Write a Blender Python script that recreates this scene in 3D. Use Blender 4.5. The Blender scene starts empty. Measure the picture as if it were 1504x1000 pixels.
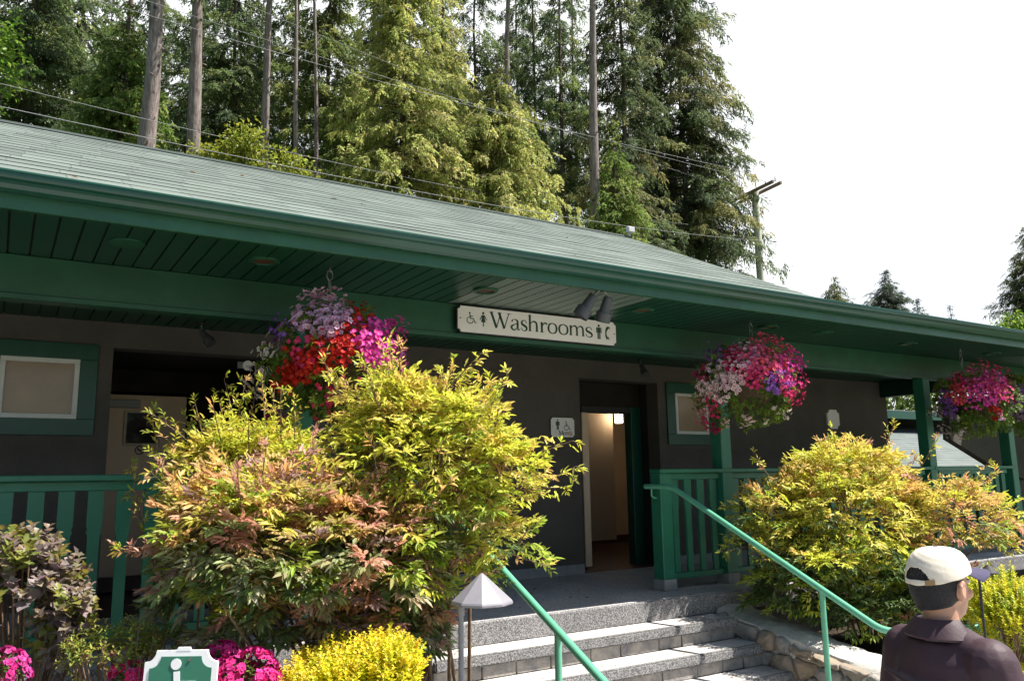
import bpy, bmesh, math, random
import numpy as np
from mathutils import Matrix, Vector

SC = bpy.context.scene
COL = SC.collection
rng = np.random.default_rng(7)
random.seed(7)
R_ = math.radians

# ------------------------------------------------------------------ camera
YAW, PITCH, ROLL, FPX = 0.56222, 0.16653, -0.01499, 1193.1
CAM = np.array([0.0, 0.0, 1.85])
def _cam():
    cy, sy, cp, sp = math.cos(YAW), math.sin(YAW), math.cos(PITCH), math.sin(PITCH)
    f = np.array([sy*cp, cy*cp, sp]); r = np.array([cy, -sy, 0.0]); u = np.cross(r, f)
    c, s = math.cos(ROLL), math.sin(ROLL)
    return c*r+s*u, -s*r+c*u, f
CR, CU, CF = _cam()
def ray(px, py): return (px-752)/FPX*CR-(py-500)/FPX*CU+CF
def dep(px, py, D): return CAM+ray(px, py)*D
def onY(px, py, Y): d = ray(px, py); return CAM+d*(Y-CAM[1])/d[1]
def onZ(px, py, Z): d = ray(px, py); return CAM+d*(Z-CAM[2])/d[2]
def onX(px, py, X): d = ray(px, py); return CAM+d*(X-CAM[0])/d[0]
cd = bpy.data.cameras.new('camera'); cam = bpy.data.objects.new('camera', cd); COL.objects.link(cam)
cd.sensor_width = 36; cd.lens = FPX/1504*36; cd.clip_start = 0.05; cd.clip_end = 3000
cam.matrix_world = Matrix(((CR[0], CU[0], -CF[0], 0), (CR[1], CU[1], -CF[1], 0), (CR[2], CU[2], -CF[2], 1.85), (0, 0, 0, 1)))
SC.camera = cam

# ------------------------------------------------------------------ materials
def node(nt, t, **kw):
    n = nt.nodes.new(t)
    for k, v in kw.items():
        if k in n.inputs.keys(): n.inputs[k].default_value = v
        else: setattr(n, k, v)
    return n
def mat(name, col, rough=.6, noise=0, nscale=20, bump=0, bscale=60, metal=0, spec=.5, col2=None, coat=0):
    m = bpy.data.materials.new(name); m.use_nodes = True; nt = m.node_tree
    b = nt.nodes['Principled BSDF']; b.inputs['Roughness'].default_value = rough
    b.inputs['Metallic'].default_value = metal; b.inputs['Specular IOR Level'].default_value = spec
    b.inputs['Coat Weight'].default_value = coat
    b.inputs['Base Color'].default_value = (*col, 1)
    tc = node(nt, 'ShaderNodeTexCoord')
    if noise or col2:
        n = node(nt, 'ShaderNodeTexNoise', Scale=nscale, Detail=6.0, Roughness=.65)
        nt.links.new(tc.outputs['Object'], n.inputs['Vector'])
        mx = node(nt, 'ShaderNodeMix', data_type='RGBA')
        c2 = col2 or tuple(c*(1+noise) for c in col); c1 = col if col2 else tuple(c*(1-noise) for c in col)
        mx.inputs[6].default_value = (*c1, 1); mx.inputs[7].default_value = (*c2, 1)
        mr = node(nt, 'ShaderNodeMapRange'); mr.inputs[1].default_value = .32; mr.inputs[2].default_value = .68
        nt.links.new(n.outputs[0], mr.inputs[0]); nt.links.new(mr.outputs[0], mx.inputs[0])
        nt.links.new(mx.outputs[2], b.inputs['Base Color'])
    if bump:
        n2 = node(nt, 'ShaderNodeTexNoise', Scale=bscale, Detail=5.0, Roughness=.6)
        nt.links.new(tc.outputs['Object'], n2.inputs['Vector'])
        bp = node(nt, 'ShaderNodeBump', Strength=bump, Distance=.01)
        nt.links.new(n2.outputs[0], bp.inputs['Height']); nt.links.new(bp.outputs[0], b.inputs['Normal'])
    return m
def leafmat(name, trans=.35, rough=.45, spec=.5):
    m = bpy.data.materials.new(name); m.use_nodes = True; nt = m.node_tree
    b = nt.nodes['Principled BSDF']; out = nt.nodes['Material Output']
    b.inputs['Roughness'].default_value = rough; b.inputs['Specular IOR Level'].default_value = spec
    a = node(nt, 'ShaderNodeAttribute', attribute_name='Col')
    nt.links.new(a.outputs[0], b.inputs['Base Color'])
    t = node(nt, 'ShaderNodeBsdfTranslucent'); nt.links.new(a.outputs[0], t.inputs[0])
    mx = node(nt, 'ShaderNodeMixShader'); mx.inputs[0].default_value = trans
    nt.links.new(b.outputs[0], mx.inputs[1]); nt.links.new(t.outputs[0], mx.inputs[2]); nt.links.new(mx.outputs[0], out.inputs[0])
    return m
def speckle(name, dark, mid, light, scale=140, rough=.85, big=.15):
    m = bpy.data.materials.new(name); m.use_nodes = True; nt = m.node_tree
    b = nt.nodes['Principled BSDF']; b.inputs['Roughness'].default_value = rough
    tc = node(nt, 'ShaderNodeTexCoord')
    v = node(nt, 'ShaderNodeTexVoronoi', Scale=scale); nt.links.new(tc.outputs['Object'], v.inputs['Vector'])
    sp = node(nt, 'ShaderNodeSeparateColor'); nt.links.new(v.outputs['Color'], sp.inputs[0])
    cr = node(nt, 'ShaderNodeValToRGB'); e = cr.color_ramp.elements
    e[0].position = 0; e[0].color = (*dark, 1); e[1].position = 1; e[1].color = (*light, 1)
    x = e.new(.42); x.color = (*mid, 1)
    nt.links.new(sp.outputs[0], cr.inputs[0])
    n = node(nt, 'ShaderNodeTexNoise', Scale=2.2, Detail=6.0); nt.links.new(tc.outputs['Object'], n.inputs['Vector'])
    mr = node(nt, 'ShaderNodeMapRange'); mr.inputs[1].default_value = .3; mr.inputs[2].default_value = .7
    mr.inputs[3].default_value = 1-big; mr.inputs[4].default_value = 1+big
    nt.links.new(n.outputs[0], mr.inputs[0])
    mm = node(nt, 'ShaderNodeVectorMath', operation='SCALE')
    nt.links.new(cr.outputs[0], mm.inputs[0]); nt.links.new(mr.outputs[0], mm.inputs[3])
    nt.links.new(mm.outputs[0], b.inputs['Base Color'])
    bp = node(nt, 'ShaderNodeBump', Strength=.4, Distance=.004); nt.links.new(v.outputs['Distance'], bp.inputs['Height'])
    nt.links.new(bp.outputs[0], b.inputs['Normal'])
    return m
def shingle_mat(name, c1, c2, c3):
    m = bpy.data.materials.new(name); m.use_nodes = True; nt = m.node_tree
    b = nt.nodes['Principled BSDF']; b.inputs['Roughness'].default_value = .9; b.inputs['Specular IOR Level'].default_value = .2
    uv = node(nt, 'ShaderNodeUVMap')
    br = node(nt, 'ShaderNodeTexBrick', Scale=1.0); br.offset = .37
    br.inputs['Brick Width'].default_value = .31; br.inputs['Row Height'].default_value = .14
    br.inputs['Mortar Size'].default_value = .0028; br.inputs['Mortar'].default_value = (.05, .065, .06, 1)
    br.inputs['Color1'].default_value = (*c1, 1); br.inputs['Color2'].default_value = (*c2, 1)
    nt.links.new(uv.outputs[0], br.inputs['Vector'])
    mp = node(nt, 'ShaderNodeMapping'); mp.inputs['Scale'].default_value = (.7, 2.6, 1); nt.links.new(uv.outputs[0], mp.inputs[0])
    n = node(nt, 'ShaderNodeTexNoise', Scale=1.5, Detail=9.0, Roughness=.72); nt.links.new(mp.outputs[0], n.inputs['Vector'])
    mr = node(nt, 'ShaderNodeMapRange'); mr.inputs[1].default_value = .35; mr.inputs[2].default_value = .75
    nt.links.new(n.outputs[0], mr.inputs[0])
    mx = node(nt, 'ShaderNodeMix', data_type='RGBA'); mx.inputs[7].default_value = (*c3, 1)
    mu = node(nt, 'ShaderNodeMath', operation='MULTIPLY'); mu.inputs[1].default_value = .45
    nt.links.new(mr.outputs[0], mu.inputs[0]); nt.links.new(mu.outputs[0], mx.inputs[0]); nt.links.new(br.outputs[0], mx.inputs[6])
    g = node(nt, 'ShaderNodeTexNoise', Scale=260.0, Detail=2.0); nt.links.new(uv.outputs[0], g.inputs['Vector'])
    gr = node(nt, 'ShaderNodeMapRange'); gr.inputs[1].default_value = .3; gr.inputs[2].default_value = .7; gr.inputs[3].default_value = .7; gr.inputs[4].default_value = 1.25
    nt.links.new(g.outputs[0], gr.inputs[0])
    vm = node(nt, 'ShaderNodeVectorMath', operation='SCALE'); nt.links.new(mx.outputs[2], vm.inputs[0]); nt.links.new(gr.outputs[0], vm.inputs[3])
    nt.links.new(vm.outputs[0], b.inputs['Base Color'])
    return m
def emit(name, col, s):
    m = bpy.data.materials.new(name); m.use_nodes = True; b = m.node_tree.nodes['Principled BSDF']
    b.inputs['Emission Color'].default_value = (*col, 1); b.inputs['Emission Strength'].default_value = s
    return m

M = dict(
 green=mat('green_paint', (.012, .074, .037), .4, .22, 3, .12, 90),
 teal=mat('teal_gutter_paint', (.009, .062, .044), .3, .1, 2, .04, 40),
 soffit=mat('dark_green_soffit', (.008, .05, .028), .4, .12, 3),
 trim=mat('dark_green_window_trim', (.005, .062, .04), .35, .15, 5, .1, 60),
 raillit=mat('bounce_lit_railing_green', (.02, .155, .09), .38, .14, 4, .12, 90), rail=mat('green_rail_enamel', (.12, .4, .26), .33, .08, 8, .05, 120),  # building green brightened for railings and posts: bounced sunlight in the colour
 stucco=mat('grey_brown_stucco', (.105, .094, .084), .95, .14, 2.2, 1.0, 90, spec=.2),
 plinth=mat('grey_cement', (.26, .26, .26), .9, .15, 12, .3, 80),
 conc=mat('weathered_concrete', (.36, .35, .34), .9, .2, 9, .35, 120),
 tread=mat('pale_step_concrete', (.52, .49, .475), .88, .3, 4, .45, 160),
 agg=speckle('exposed_aggregate', (.06, .06, .062), (.16, .155, .155), (.34, .33, .33), 140),
 floor=speckle('exposed_aggregate_floor', (.24, .235, .235), (.4, .39, .39), (.6, .58, .58), 120),
 white=mat('white_frame', (.62, .62, .6), .4, .05, 20),
 signw=mat('sign_white', (.78, .75, .72), .4, .04, 6),
 signp=mat('sign_bright_white', (.85, .85, .85), .35, .03, 6),
 signg=mat('sign_green', (.03, .17, .105), .65, .05, 6),
 ink=mat('sign_dark_green_ink', (.006, .045, .025), .5),
 red=mat('red_ink', (.45, .03, .04), .5),
 black=mat('black_metal', (.02, .02, .022), .7),
 spot=mat('charcoal_spotlight', (.055, .06, .068), .5, .12, 30),
 chain=mat('galvanised_chain', (.2, .2, .19), .45, .2, 50, metal=.7),
 beige=mat('beige_door_paint', (.68, .49, .33), .45, .06, 4),
 beige2=mat('beige_wall_paint', (.6, .5, .38), .7, .05, 3),
 blind=mat('tan_window_blind', (.3, .23, .16), .3, .1, 3),
 darkint=mat('dark_interior', (.02, .018, .016), .8),
 tile=mat('red_brown_tile', (.075, .04, .034), .6, .2, 10),
 grey=mat('silver_grey_closer', (.28, .28, .27), .4),
 lamp=mat('lilac_grey_lamp_enamel', (.235, .225, .255), .45, .1, 8, .05, 60),
 lampp=mat('grey_lamp_post', (.24, .24, .27), .45, .15, 20),
 soil=mat('dark_soil', (.045, .033, .025), .95, .4, 12, .9, 30, spec=.1),
 grass=mat('far_ground', (.06, .085, .03), .95, .3, .6, spec=.1),
 pave=mat('path_concrete', (.42, .41, .39), .9, .15, 4, .3, 80),
 stone=mat('field_stone', (.4, .36, .31), .9, 0, 9, 1, 28, col2=(.17, .165, .17)),
 stone2=mat('tan_field_stone', (.36, .26, .17), .9, 0, 8, .8, 35, col2=(.22, .2, .18)),
 mortar=mat('pale_mortar', (.55, .52, .48), .95, .2, 14, .6, 60),
 bark=mat('grey_bark', (.3, .25, .235), .95, 0, 5, .9, 14, col2=(.15, .12, .112), spec=.1),
 barkd=mat('dark_bark', (.12, .095, .082), .95, .35, 8, .8, 20, spec=.1),
 stem=mat('shrub_stem', (.16, .1, .06), .8, .3, 20),
 pole=mat('grey_green_pole_wood', (.55, .54, .45), .9, .2, 6, .4, 20),
 arm=mat('brown_crossarm_wood', (.27, .2, .16), .9, .2, 6),
 wire=mat('pale_wire', (.2, .2, .215), .6),
 porc=mat('porcelain', (.5, .5, .5), .25),
 skin=mat('skin', (.5, .27, .18), .5, .1, 12, .1, 200),
 hair=mat('dark_grey_hair', (.008, .0075, .009), .5, 0, 140, 1, 260, col2=(.035, .032, .037)),
 cap=mat('cream_cotton', (.72, .65, .54), .9, .04, 8, .25, 16),
 brim=mat('navy_cotton', (.036, .03, .078), .85, .12, 40, .2, 200),
 tan=mat('tan_leather', (.28, .17, .07), .6),
 jacket=mat('plum_jacket_cloth', (.048, .025, .034), .6, .2, 5, .5, 9, spec=.35),
 trousers=mat('charcoal_trousers', (.05, .05, .055), .85, .15, 12),
 shirt=mat('white_shirt', (.7, .7, .72), .8),
 shoe=mat('black_leather', (.02, .018, .016), .4),
 pot=mat('brown_basket_liner', (.07, .045, .025), .9, .3, 30, .5, 60),
 leaf=leafmat('shrub_leaf', .45, .45, .45), needle=leafmat('conifer_needle', .45, .7, .2), petal=leafmat('petal', .3, .6, .2),
 shadest=mat('shade_toned_recess_stucco', (.03, .027, .025), .95, .15, 3, .5, 130, spec=.1), glow=emit('warm_lamp_glow', (1, .74, .48), 8),  # recess stucco is the wall stucco darkened, its shade put into the colour
 shingle=shingle_mat('green_shingle', (.15, .182, .163), (.085, .108, .096), (.175, .197, .184)),
 shingle2=shingle_mat('grey_shingle', (.16, .185, .18), (.12, .14, .137), (.2, .23, .225)),
)
def bark_mat(name, c1, c2):
    m = mat(name, c1, .95, spec=.1); nt = m.node_tree; b = nt.nodes['Principled BSDF']; tc = nt.nodes['Texture Coordinate']
    mp = node(nt, 'ShaderNodeMapping'); mp.inputs['Scale'].default_value = (9, 9, 1.1); nt.links.new(tc.outputs['Object'], mp.inputs[0])
    n = node(nt, 'ShaderNodeTexNoise', Scale=1.6, Detail=7.0, Roughness=.75); nt.links.new(mp.outputs[0], n.inputs['Vector'])
    cr = node(nt, 'ShaderNodeValToRGB'); e = cr.color_ramp.elements; e[0].position = .36; e[0].color = (*c2, 1); e[1].position = .62; e[1].color = (*c1, 1); nt.links.new(n.outputs[0], cr.inputs[0])
    v = node(nt, 'ShaderNodeTexVoronoi', Scale=2.3); nt.links.new(tc.outputs['Object'], v.inputs['Vector']); mr = node(nt, 'ShaderNodeMapRange'); mr.inputs[1].default_value = .09; mr.inputs[2].default_value = .16; mr.inputs[3].default_value = .3; nt.links.new(v.outputs['Distance'], mr.inputs[0])
    sc = node(nt, 'ShaderNodeVectorMath', operation='SCALE'); nt.links.new(cr.outputs[0], sc.inputs[0]); nt.links.new(mr.outputs[0], sc.inputs[3]); nt.links.new(sc.outputs[0], b.inputs['Base Color'])
    bp = node(nt, 'ShaderNodeBump', Strength=1.0, Distance=.04); nt.links.new(n.outputs[0], bp.inputs['Height']); nt.links.new(bp.outputs[0], b.inputs['Normal']); return m
M['bark'] = bark_mat('furrowed_grey_bark', (.36, .3, .285), (.14, .11, .1))
M['barkd'] = bark_mat('furrowed_dark_bark', (.17, .135, .12), (.06, .048, .042))
def glass():
    m = bpy.data.materials.new('window_glass'); m.use_nodes = True; b = m.node_tree.nodes['Principled BSDF']
    b.inputs['Base Color'].default_value = (.03, .03, .035, 1); b.inputs['Roughness'].default_value = .06; b.inputs['Specular IOR Level'].default_value = .9
    return m
M['glass'] = glass()
def pane_mat():
    m = mat('frosted_tan_pane', (.33, .225, .135), .16, .14, 2.5, spec=.55); return m
M['pane'] = pane_mat()
def vent_mat():
    m = bpy.data.materials.new('perforated_vent'); m.use_nodes = True; nt = m.node_tree; b = nt.nodes['Principled BSDF']
    b.inputs['Roughness'].default_value = .4
    tc = node(nt, 'ShaderNodeTexCoord'); v = node(nt, 'ShaderNodeTexVoronoi', Scale=26.0); v.inputs['Randomness'].default_value = 0
    nt.links.new(tc.outputs['Object'], v.inputs['Vector'])
    cr = node(nt, 'ShaderNodeValToRGB'); e = cr.color_ramp.elements
    e[0].position = .3; e[0].color = (.03, .06, .045, 1); e[1].position = .42; e[1].color = (.2, .255, .215, 1)
    nt.links.new(v.outputs['Distance'], cr.inputs[0]); nt.links.new(cr.outputs[0], b.inputs['Base Color'])
    return m
M['vent'] = vent_mat()

# ------------------------------------------------------------------ object helpers
def tag(o, label=None, cat=None, group=None, kind=None):
    if label: o['label'] = label
    if cat: o['category'] = cat
    if group: o['group'] = group
    if kind: o['kind'] = kind
    return o
LOC = {}
def thing(name, loc, label, cat, group=None):
    o = bpy.data.objects.new(name, None); COL.objects.link(o); o.location = tuple(map(float, loc)); o.empty_display_size = .1
    LOC[o.name] = np.array(loc, float)
    return tag(o, label, cat, group)
def wloc(p): return LOC.get(p.name, np.zeros(3)) if p else np.zeros(3)
class MB:
    def __init__(s): s.v = []; s.f = []; s.uv = None
    def add(s, vs, fs):
        n = len(s.v); s.v.extend([tuple(map(float, p)) for p in vs]); s.f.extend([tuple(i+n for i in f) for f in fs]); return s
    def box(s, x0, x1, y0, y1, z0, z1):
        return s.add([(x0, y0, z0), (x1, y0, z0), (x1, y1, z0), (x0, y1, z0), (x0, y0, z1), (x1, y0, z1), (x1, y1, z1), (x0, y1, z1)],
                     [(0, 3, 2, 1), (4, 5, 6, 7), (0, 1, 5, 4), (1, 2, 6, 5), (2, 3, 7, 6), (3, 0, 4, 7)])
    def tube(s, pts, rad, n=10, cap=True):
        pts = [np.array(p, float) for p in pts]; k = len(pts)
        rad = list(rad) if hasattr(rad, '__len__') else [rad]*k
        vs = []; fs = []; prev = None
        for i in range(k):
            d = pts[min(i+1, k-1)]-pts[max(i-1, 0)]; d /= np.linalg.norm(d)+1e-9
            if prev is None:
                a = np.array([0, 0, 1.]) if abs(d[2]) < .9 else np.array([1., 0, 0]); prev = np.cross(a, d)
            u = prev-d*(prev@d); u /= np.linalg.norm(u)+1e-9; w = np.cross(d, u); prev = u
            for j in range(n):
                t = 2*math.pi*j/n; vs.append(pts[i]+rad[i]*(math.cos(t)*u+math.sin(t)*w))
        for i in range(k-1):
            for j in range(n):
                fs.append((i*n+j, i*n+(j+1) % n, (i+1)*n+(j+1) % n, (i+1)*n+j))
        if cap: fs += [tuple(range(n))[::-1], tuple((k-1)*n+j for j in range(n))]
        return s.add(vs, fs)
    def lathe(s, prof, c, n=24, axis=2):
        vs = []; fs = []; k = len(prof)
        for r, z in prof:
            for j in range(n):
                t = 2*math.pi*j/n; p = [r*math.cos(t), r*math.sin(t), z]
                vs.append((c[0]+p[0], c[1]+p[1], c[2]+p[2]))
        for i in range(k-1):
            for j in range(n): fs.append((i*n+j, i*n+(j+1) % n, (i+1)*n+(j+1) % n, (i+1)*n+j))
        fs += [tuple(range(n))[::-1], tuple((k-1)*n+j for j in range(n))]
        return s.add(vs, fs)
    def prism(s, poly, o, u, v, w):      # poly in (u,v), extruded along w from o
        o, u, v, w = (np.array(a, float) for a in (o, u, v, w)); n = len(poly)
        vs = [o+a*u+b*v for a, b in poly]+[o+a*u+b*v+w for a, b in poly]
        fs = [tuple(range(n))[::-1], tuple(range(n, 2*n))]+[(i, (i+1) % n, n+(i+1) % n, n+i) for i in range(n)]
        return s.add(vs, fs)
    def ell(s, c, r, n=20, m=12, rot=None):
        vs = []; fs = []
        for i in range(m+1):
            ph = math.pi*i/m
            for j in range(n):
                t = 2*math.pi*j/n; p = np.array([r[0]*math.sin(ph)*math.cos(t), r[1]*math.sin(ph)*math.sin(t), r[2]*math.cos(ph)])
                if rot is not None: p = rot@p
                vs.append(np.array(c)+p)
        for i in range(m):
            for j in range(n): fs.append((i*n+j, (i+1)*n+j, (i+1)*n+(j+1) % n, i*n+(j+1) % n))
        return s.add(vs, fs)
    def build(s, name, m, parent=None, origin=None, bevel=0, smooth=False, fixn=False, seg=1):
        o0 = wloc(parent) if parent is not None else (np.array(origin, float) if origin is not None else np.zeros(3))
        me = bpy.data.meshes.new(name)
        V = np.array(s.v)-o0
        me.from_pydata(V.tolist(), [], s.f)
        if s.uv is not None:
            l = me.uv_layers.new(name='UVMap'); idx = np.empty(len(me.loops), int); me.loops.foreach_get('vertex_index', idx)
            l.data.foreach_set('uv', np.array(s.uv)[idx].ravel())
        if bevel or fixn:
            bm = bmesh.new(); bm.from_mesh(me)
            if fixn: bmesh.ops.recalc_face_normals(bm, faces=bm.faces)
            if bevel:
                ed = [e for e in bm.edges if len(e.link_faces) == 2 and e.calc_face_angle(0) > .5]
                bmesh.ops.bevel(bm, geom=ed, offset=bevel, segments=seg, affect='EDGES', clamp_overlap=True)
            bm.to_mesh(me); bm.free()
        if smooth:
            me.polygons.foreach_set('use_smooth', [True]*len(me.polygons))
            try: me.set_sharp_from_angle(angle=R_(40))
            except Exception: pass
        me.materials.append(m)
        o = bpy.data.objects.new(name, me); COL.objects.link(o)
        if parent is not None: o.parent = parent; LOC[o.name] = o0
        else: o.location = tuple(o0); LOC[o.name] = o0
        return o
def copy_part(o, parent, loc):
    c = o.copy(); COL.objects.link(c); c.parent = parent; c.location = tuple(map(float, np.array(loc)-wloc(parent))); LOC[c.name] = np.array(loc, float)
    for ch in o.children:
        d = ch.copy(); COL.objects.link(d); d.parent = c; d.location = ch.location
    return c
def copy_tree(o, loc, label=None):
    c = o.copy(); COL.objects.link(c); c.location = tuple(map(float, loc)); LOC[c.name] = np.array(loc, float)
    if label: c['label'] = label
    for ch in o.children:
        d = ch.copy(); COL.objects.link(d); d.parent = c
        for g in ch.children:
            e = g.copy(); COL.objects.link(e); e.parent = d
    return c

# batched coloured faces (leaves, needles, petals)
class Batch:
    def __init__(s): s.V = []; s.C = []; s.F = []; s.n = 0
    def add(s, V, C, F):          # V (k,nv,3), C (k,nv,3), F list of index tuples within nv
        k, nv, _ = V.shape; s.V.append(V.reshape(-1, 3)); s.C.append(np.broadcast_to(C, V.shape).reshape(-1, 3))
        base = s.n+np.arange(k)[:, None]*nv
        for f in F: s.F.append((base+np.array(f)[None, :]))
        s.n += k*nv
    def build(s, name, m, parent=None, origin=None, smooth=False):
        o0 = wloc(parent) if parent is not None else (np.array(origin, float) if origin is not None else np.zeros(3))
        V = np.concatenate(s.V)-o0; C = np.clip(np.concatenate(s.C), 0, 1)
        tot = []; starts = []; totals = []; st = 0
        for f in s.F:
            k, n = f.shape; tot.append(f.ravel()); starts.append(st+np.arange(k)*n); totals.append(np.full(k, n)); st += k*n
        L = np.concatenate(tot); starts = np.concatenate(starts); totals = np.concatenate(totals)
        me = bpy.data.meshes.new(name); me.vertices.add(len(V)); me.loops.add(len(L)); me.polygons.add(len(starts))
        me.vertices.foreach_set('co', V.ravel().astype(np.float32)); me.loops.foreach_set('vertex_index', L.astype(np.int32))
        me.polygons.foreach_set('loop_start', starts.astype(np.int32))
        try: me.polygons.foreach_set('loop_total', totals.astype(np.int32))
        except Exception: pass
        if smooth: me.polygons.foreach_set('use_smooth', [True]*len(starts))
        me.update(calc_edges=True); me.validate()
        a = me.attributes.new('Col', 'FLOAT_COLOR', 'POINT')
        a.data.foreach_set('color', np.concatenate([C, np.ones((len(C), 1))], 1).ravel().astype(np.float32))
        me.materials.append(m)
        o = bpy.data.objects.new(name, me); COL.objects.link(o)
        if parent is not None: o.parent = parent
        else: o.location = tuple(o0)
        LOC[o.name] = o0
        return o
def unit(a): return a/(np.linalg.norm(a, axis=-1, keepdims=True)+1e-9)
def frames(D, up=(0, 0, 1), twist=None):
    D = unit(D); U = np.broadcast_to(np.array(up, float), D.shape); S = np.cross(D, U)
    bad = np.linalg.norm(S, axis=1) < .05; S[bad] = (1, 0, 0); S = unit(S-D*np.sum(S*D, 1, keepdims=True)); N = np.cross(S, D)
    if twist is not None:
        c, s_ = np.cos(twist)[:, None], np.sin(twist)[:, None]; S, N = c*S+s_*N, -s_*S+c*N
    return D, S, N
LEAF_F = [(0, 1, 2, 3), (0, 3, 4, 5)]
def leaves(B, P, D, L, W, C, twist=None, fold=.25, droop=.12):
    D, S, N = frames(D, twist=twist); L = L[:, None]; W = W[:, None]
    b = P; t = P+D*L-N*L*droop
    r1 = P+D*L*.3+S*W*.48+N*W*fold; r2 = P+D*L*.66+S*W*.38+N*(W*fold*.8-L*droop*.4)
    l1 = P+D*L*.3-S*W*.48+N*W*fold; l2 = P+D*L*.66-S*W*.38+N*(W*fold*.8-L*droop*.4)
    V = np.stack([b, r1, r2, t, l2, l1], 1); B.add(V, C[:, None, :], LEAF_F)
LOBE = np.array([(0, 0), (.18, .42), (.38, .34), (.5, .5), (.68, .3), (1, 0), (.68, -.3), (.5, -.5), (.38, -.34), (.18, -.42)])
def lobed(B, P, D, L, C, twist=None):
    D, S, N = frames(D, twist=twist); L = L[:, None, None]
    V = P[:, None]+D[:, None]*LOBE[None, :, :1]*L+S[:, None]*LOBE[None, :, 1:]*L+N[:, None]*(np.abs(LOBE[None, :, 1:])*.3-LOBE[None, :, :1]**2*.2)*L
    k = len(P); cc = np.repeat(C[:, None], 10, 1).copy(); B.add(V, cc, [(0, 1, 2, 5), (2, 3, 4, 5), (0, 5, 8, 9), (5, 6, 7, 8)])
def blades(B, P, D, L, W, C, twist):
    D, S, N = frames(D, twist=twist); L = L[:, None]; W = W[:, None]
    V = np.stack([P-S*W*.25, P+D*L*.45-S*W*.5, P+D*L-N*L*.12, P+D*L*.45+S*W*.5], 1); B.add(V, C[:, None, :], [(0, 3, 2, 1)])
FL = [(0, 0)]+[((1 if i % 2 == 0 else .72)*math.cos(2*math.pi*i/10), (1 if i % 2 == 0 else .72)*math.sin(2*math.pi*i/10)) for i in range(10)]
FL = np.array(FL); FLF = [(0, 1+i, 1+(i+1) % 10) for i in range(10)]
def flowers(B, P, N, Rr, Crim, Ccen):
    D, S, T = frames(N, twist=rng.uniform(0, 6.28, len(P))); k = len(P); Rr = Rr[:, None, None]
    h = np.r_[-.32, np.where(np.arange(10) % 2 == 0, .12, .0)]
    V = P[:, None]+S[:, None]*FL[None, :, :1]*Rr+T[:, None]*FL[None, :, 1:]*Rr+D[:, None]*h[None, :, None]*Rr
    C = np.repeat(Crim[:, None], 11, 1).copy(); C[:, 0] = Ccen
    B.add(V, C, FLF)
def jit(c, n, a=.15, hue=.06):
    c = np.array(c, float); return np.clip(c*(1+rng.normal(0, a, (n, 1)))*(1+rng.normal(0, hue, (n, 3))), .003, .95)

# ------------------------------------------------------------------ setting: ground
MB().add([(-1200, -1200, 0), (1200, -1200, 0), (1200, 1200, 0), (-1200, 1200, 0)], [(0, 1, 2, 3)]).build('ground', M['grass']); tag(bpy.data.objects['ground'], kind='structure')
tag(MB().add([(-8, -8, .004), (14, -8, .004), (14, 4.2, .004), (-8, 4.2, .004)], [(0, 1, 2, 3)]).build('path', M['pave']), kind='structure')
def bed(x0, x1, y0, y1, hz, seed, nx=40, ny=24):
    r = np.random.default_rng(seed); mb = MB(); vs = []; fs = []
    for j in range(ny+1):
        for i in range(nx+1):
            u, v = i/nx, j/ny; e = min(1, 8*min(u, 1-u, v, 1-v)+.0)
            vs.append((x0+(x1-x0)*u, y0+(y1-y0)*v, -.05+(hz(u, v)+.05)*e**.6+r.normal(0, .012)))
    for j in range(ny):
        for i in range(nx): a = j*(nx+1)+i; fs.append((a, a+1, a+nx+2, a+nx+1))
    return mb.add(vs, fs)
tag(bed(-4.5, 2.55, 2.35, 5.75, lambda u, v: .42, 3).build('soil_bed', M['soil'], smooth=True), kind='structure')
tag(bed(5.75, 12.5, 2.2, 5.8, lambda u, v: .36, 4).build('soil_bed', M['soil'], smooth=True), kind='structure')

# ------------------------------------------------------------------ the washroom building
ZF, ZS, WY = .8, 3.27, 7.4
bd = thing('washroom_building', (4, 7.4, 0), 'low stucco washroom building with pale green shingle roof, deep porch and dark green eaves', 'building')
XL, XE, XS = -5.0, 11.35, 15.45
def wall_open(xs, zs, opens, y0, y1):
    nx, nz = len(xs)-1, len(zs)-1; solid = [[not any(a <= (xs[i]+xs[i+1])/2 <= b and c <= (zs[j]+zs[j+1])/2 <= d for a, b, c, d in opens) for j in range(nz)] for i in range(nx)]
    mb = MB()
    for i in range(nx):
        for j in range(nz):
            if not solid[i][j]: continue
            a, b, c, d = xs[i], xs[i+1], zs[j], zs[j+1]
            mb.add([(a, y0, c), (b, y0, c), (b, y0, d), (a, y0, d)], [(0, 1, 2, 3)]); mb.add([(a, y1, c), (b, y1, c), (b, y1, d), (a, y1, d)], [(3, 2, 1, 0)])
            g = lambda ii, jj: 0 <= ii < nx and 0 <= jj < nz and solid[ii][jj]
            if not g(i-1, j): mb.add([(a, y0, c), (a, y0, d), (a, y1, d), (a, y1, c)], [(0, 1, 2, 3)])
            if not g(i+1, j): mb.add([(b, y0, c), (b, y0, d), (b, y1, d), (b, y1, c)], [(3, 2, 1, 0)])
            if not g(i, j-1): mb.add([(a, y0, c), (b, y0, c), (b, y1, c), (a, y1, c)], [(3, 2, 1, 0)])
            if not g(i, j+1): mb.add([(a, y0, d), (b, y0, d), (b, y1, d), (a, y1, d)], [(0, 1, 2, 3)])
    return mb
OPL, OPM = (.75, 2.12), (5.56, 6.74)
opens = [(-.04, .51, 2.36, 2.84), (OPL[0], OPL[1], 0, 2.96), (OPM[0], OPM[1], 0, 2.955), (7.0, 7.55, 2.34, 2.84)]
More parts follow.
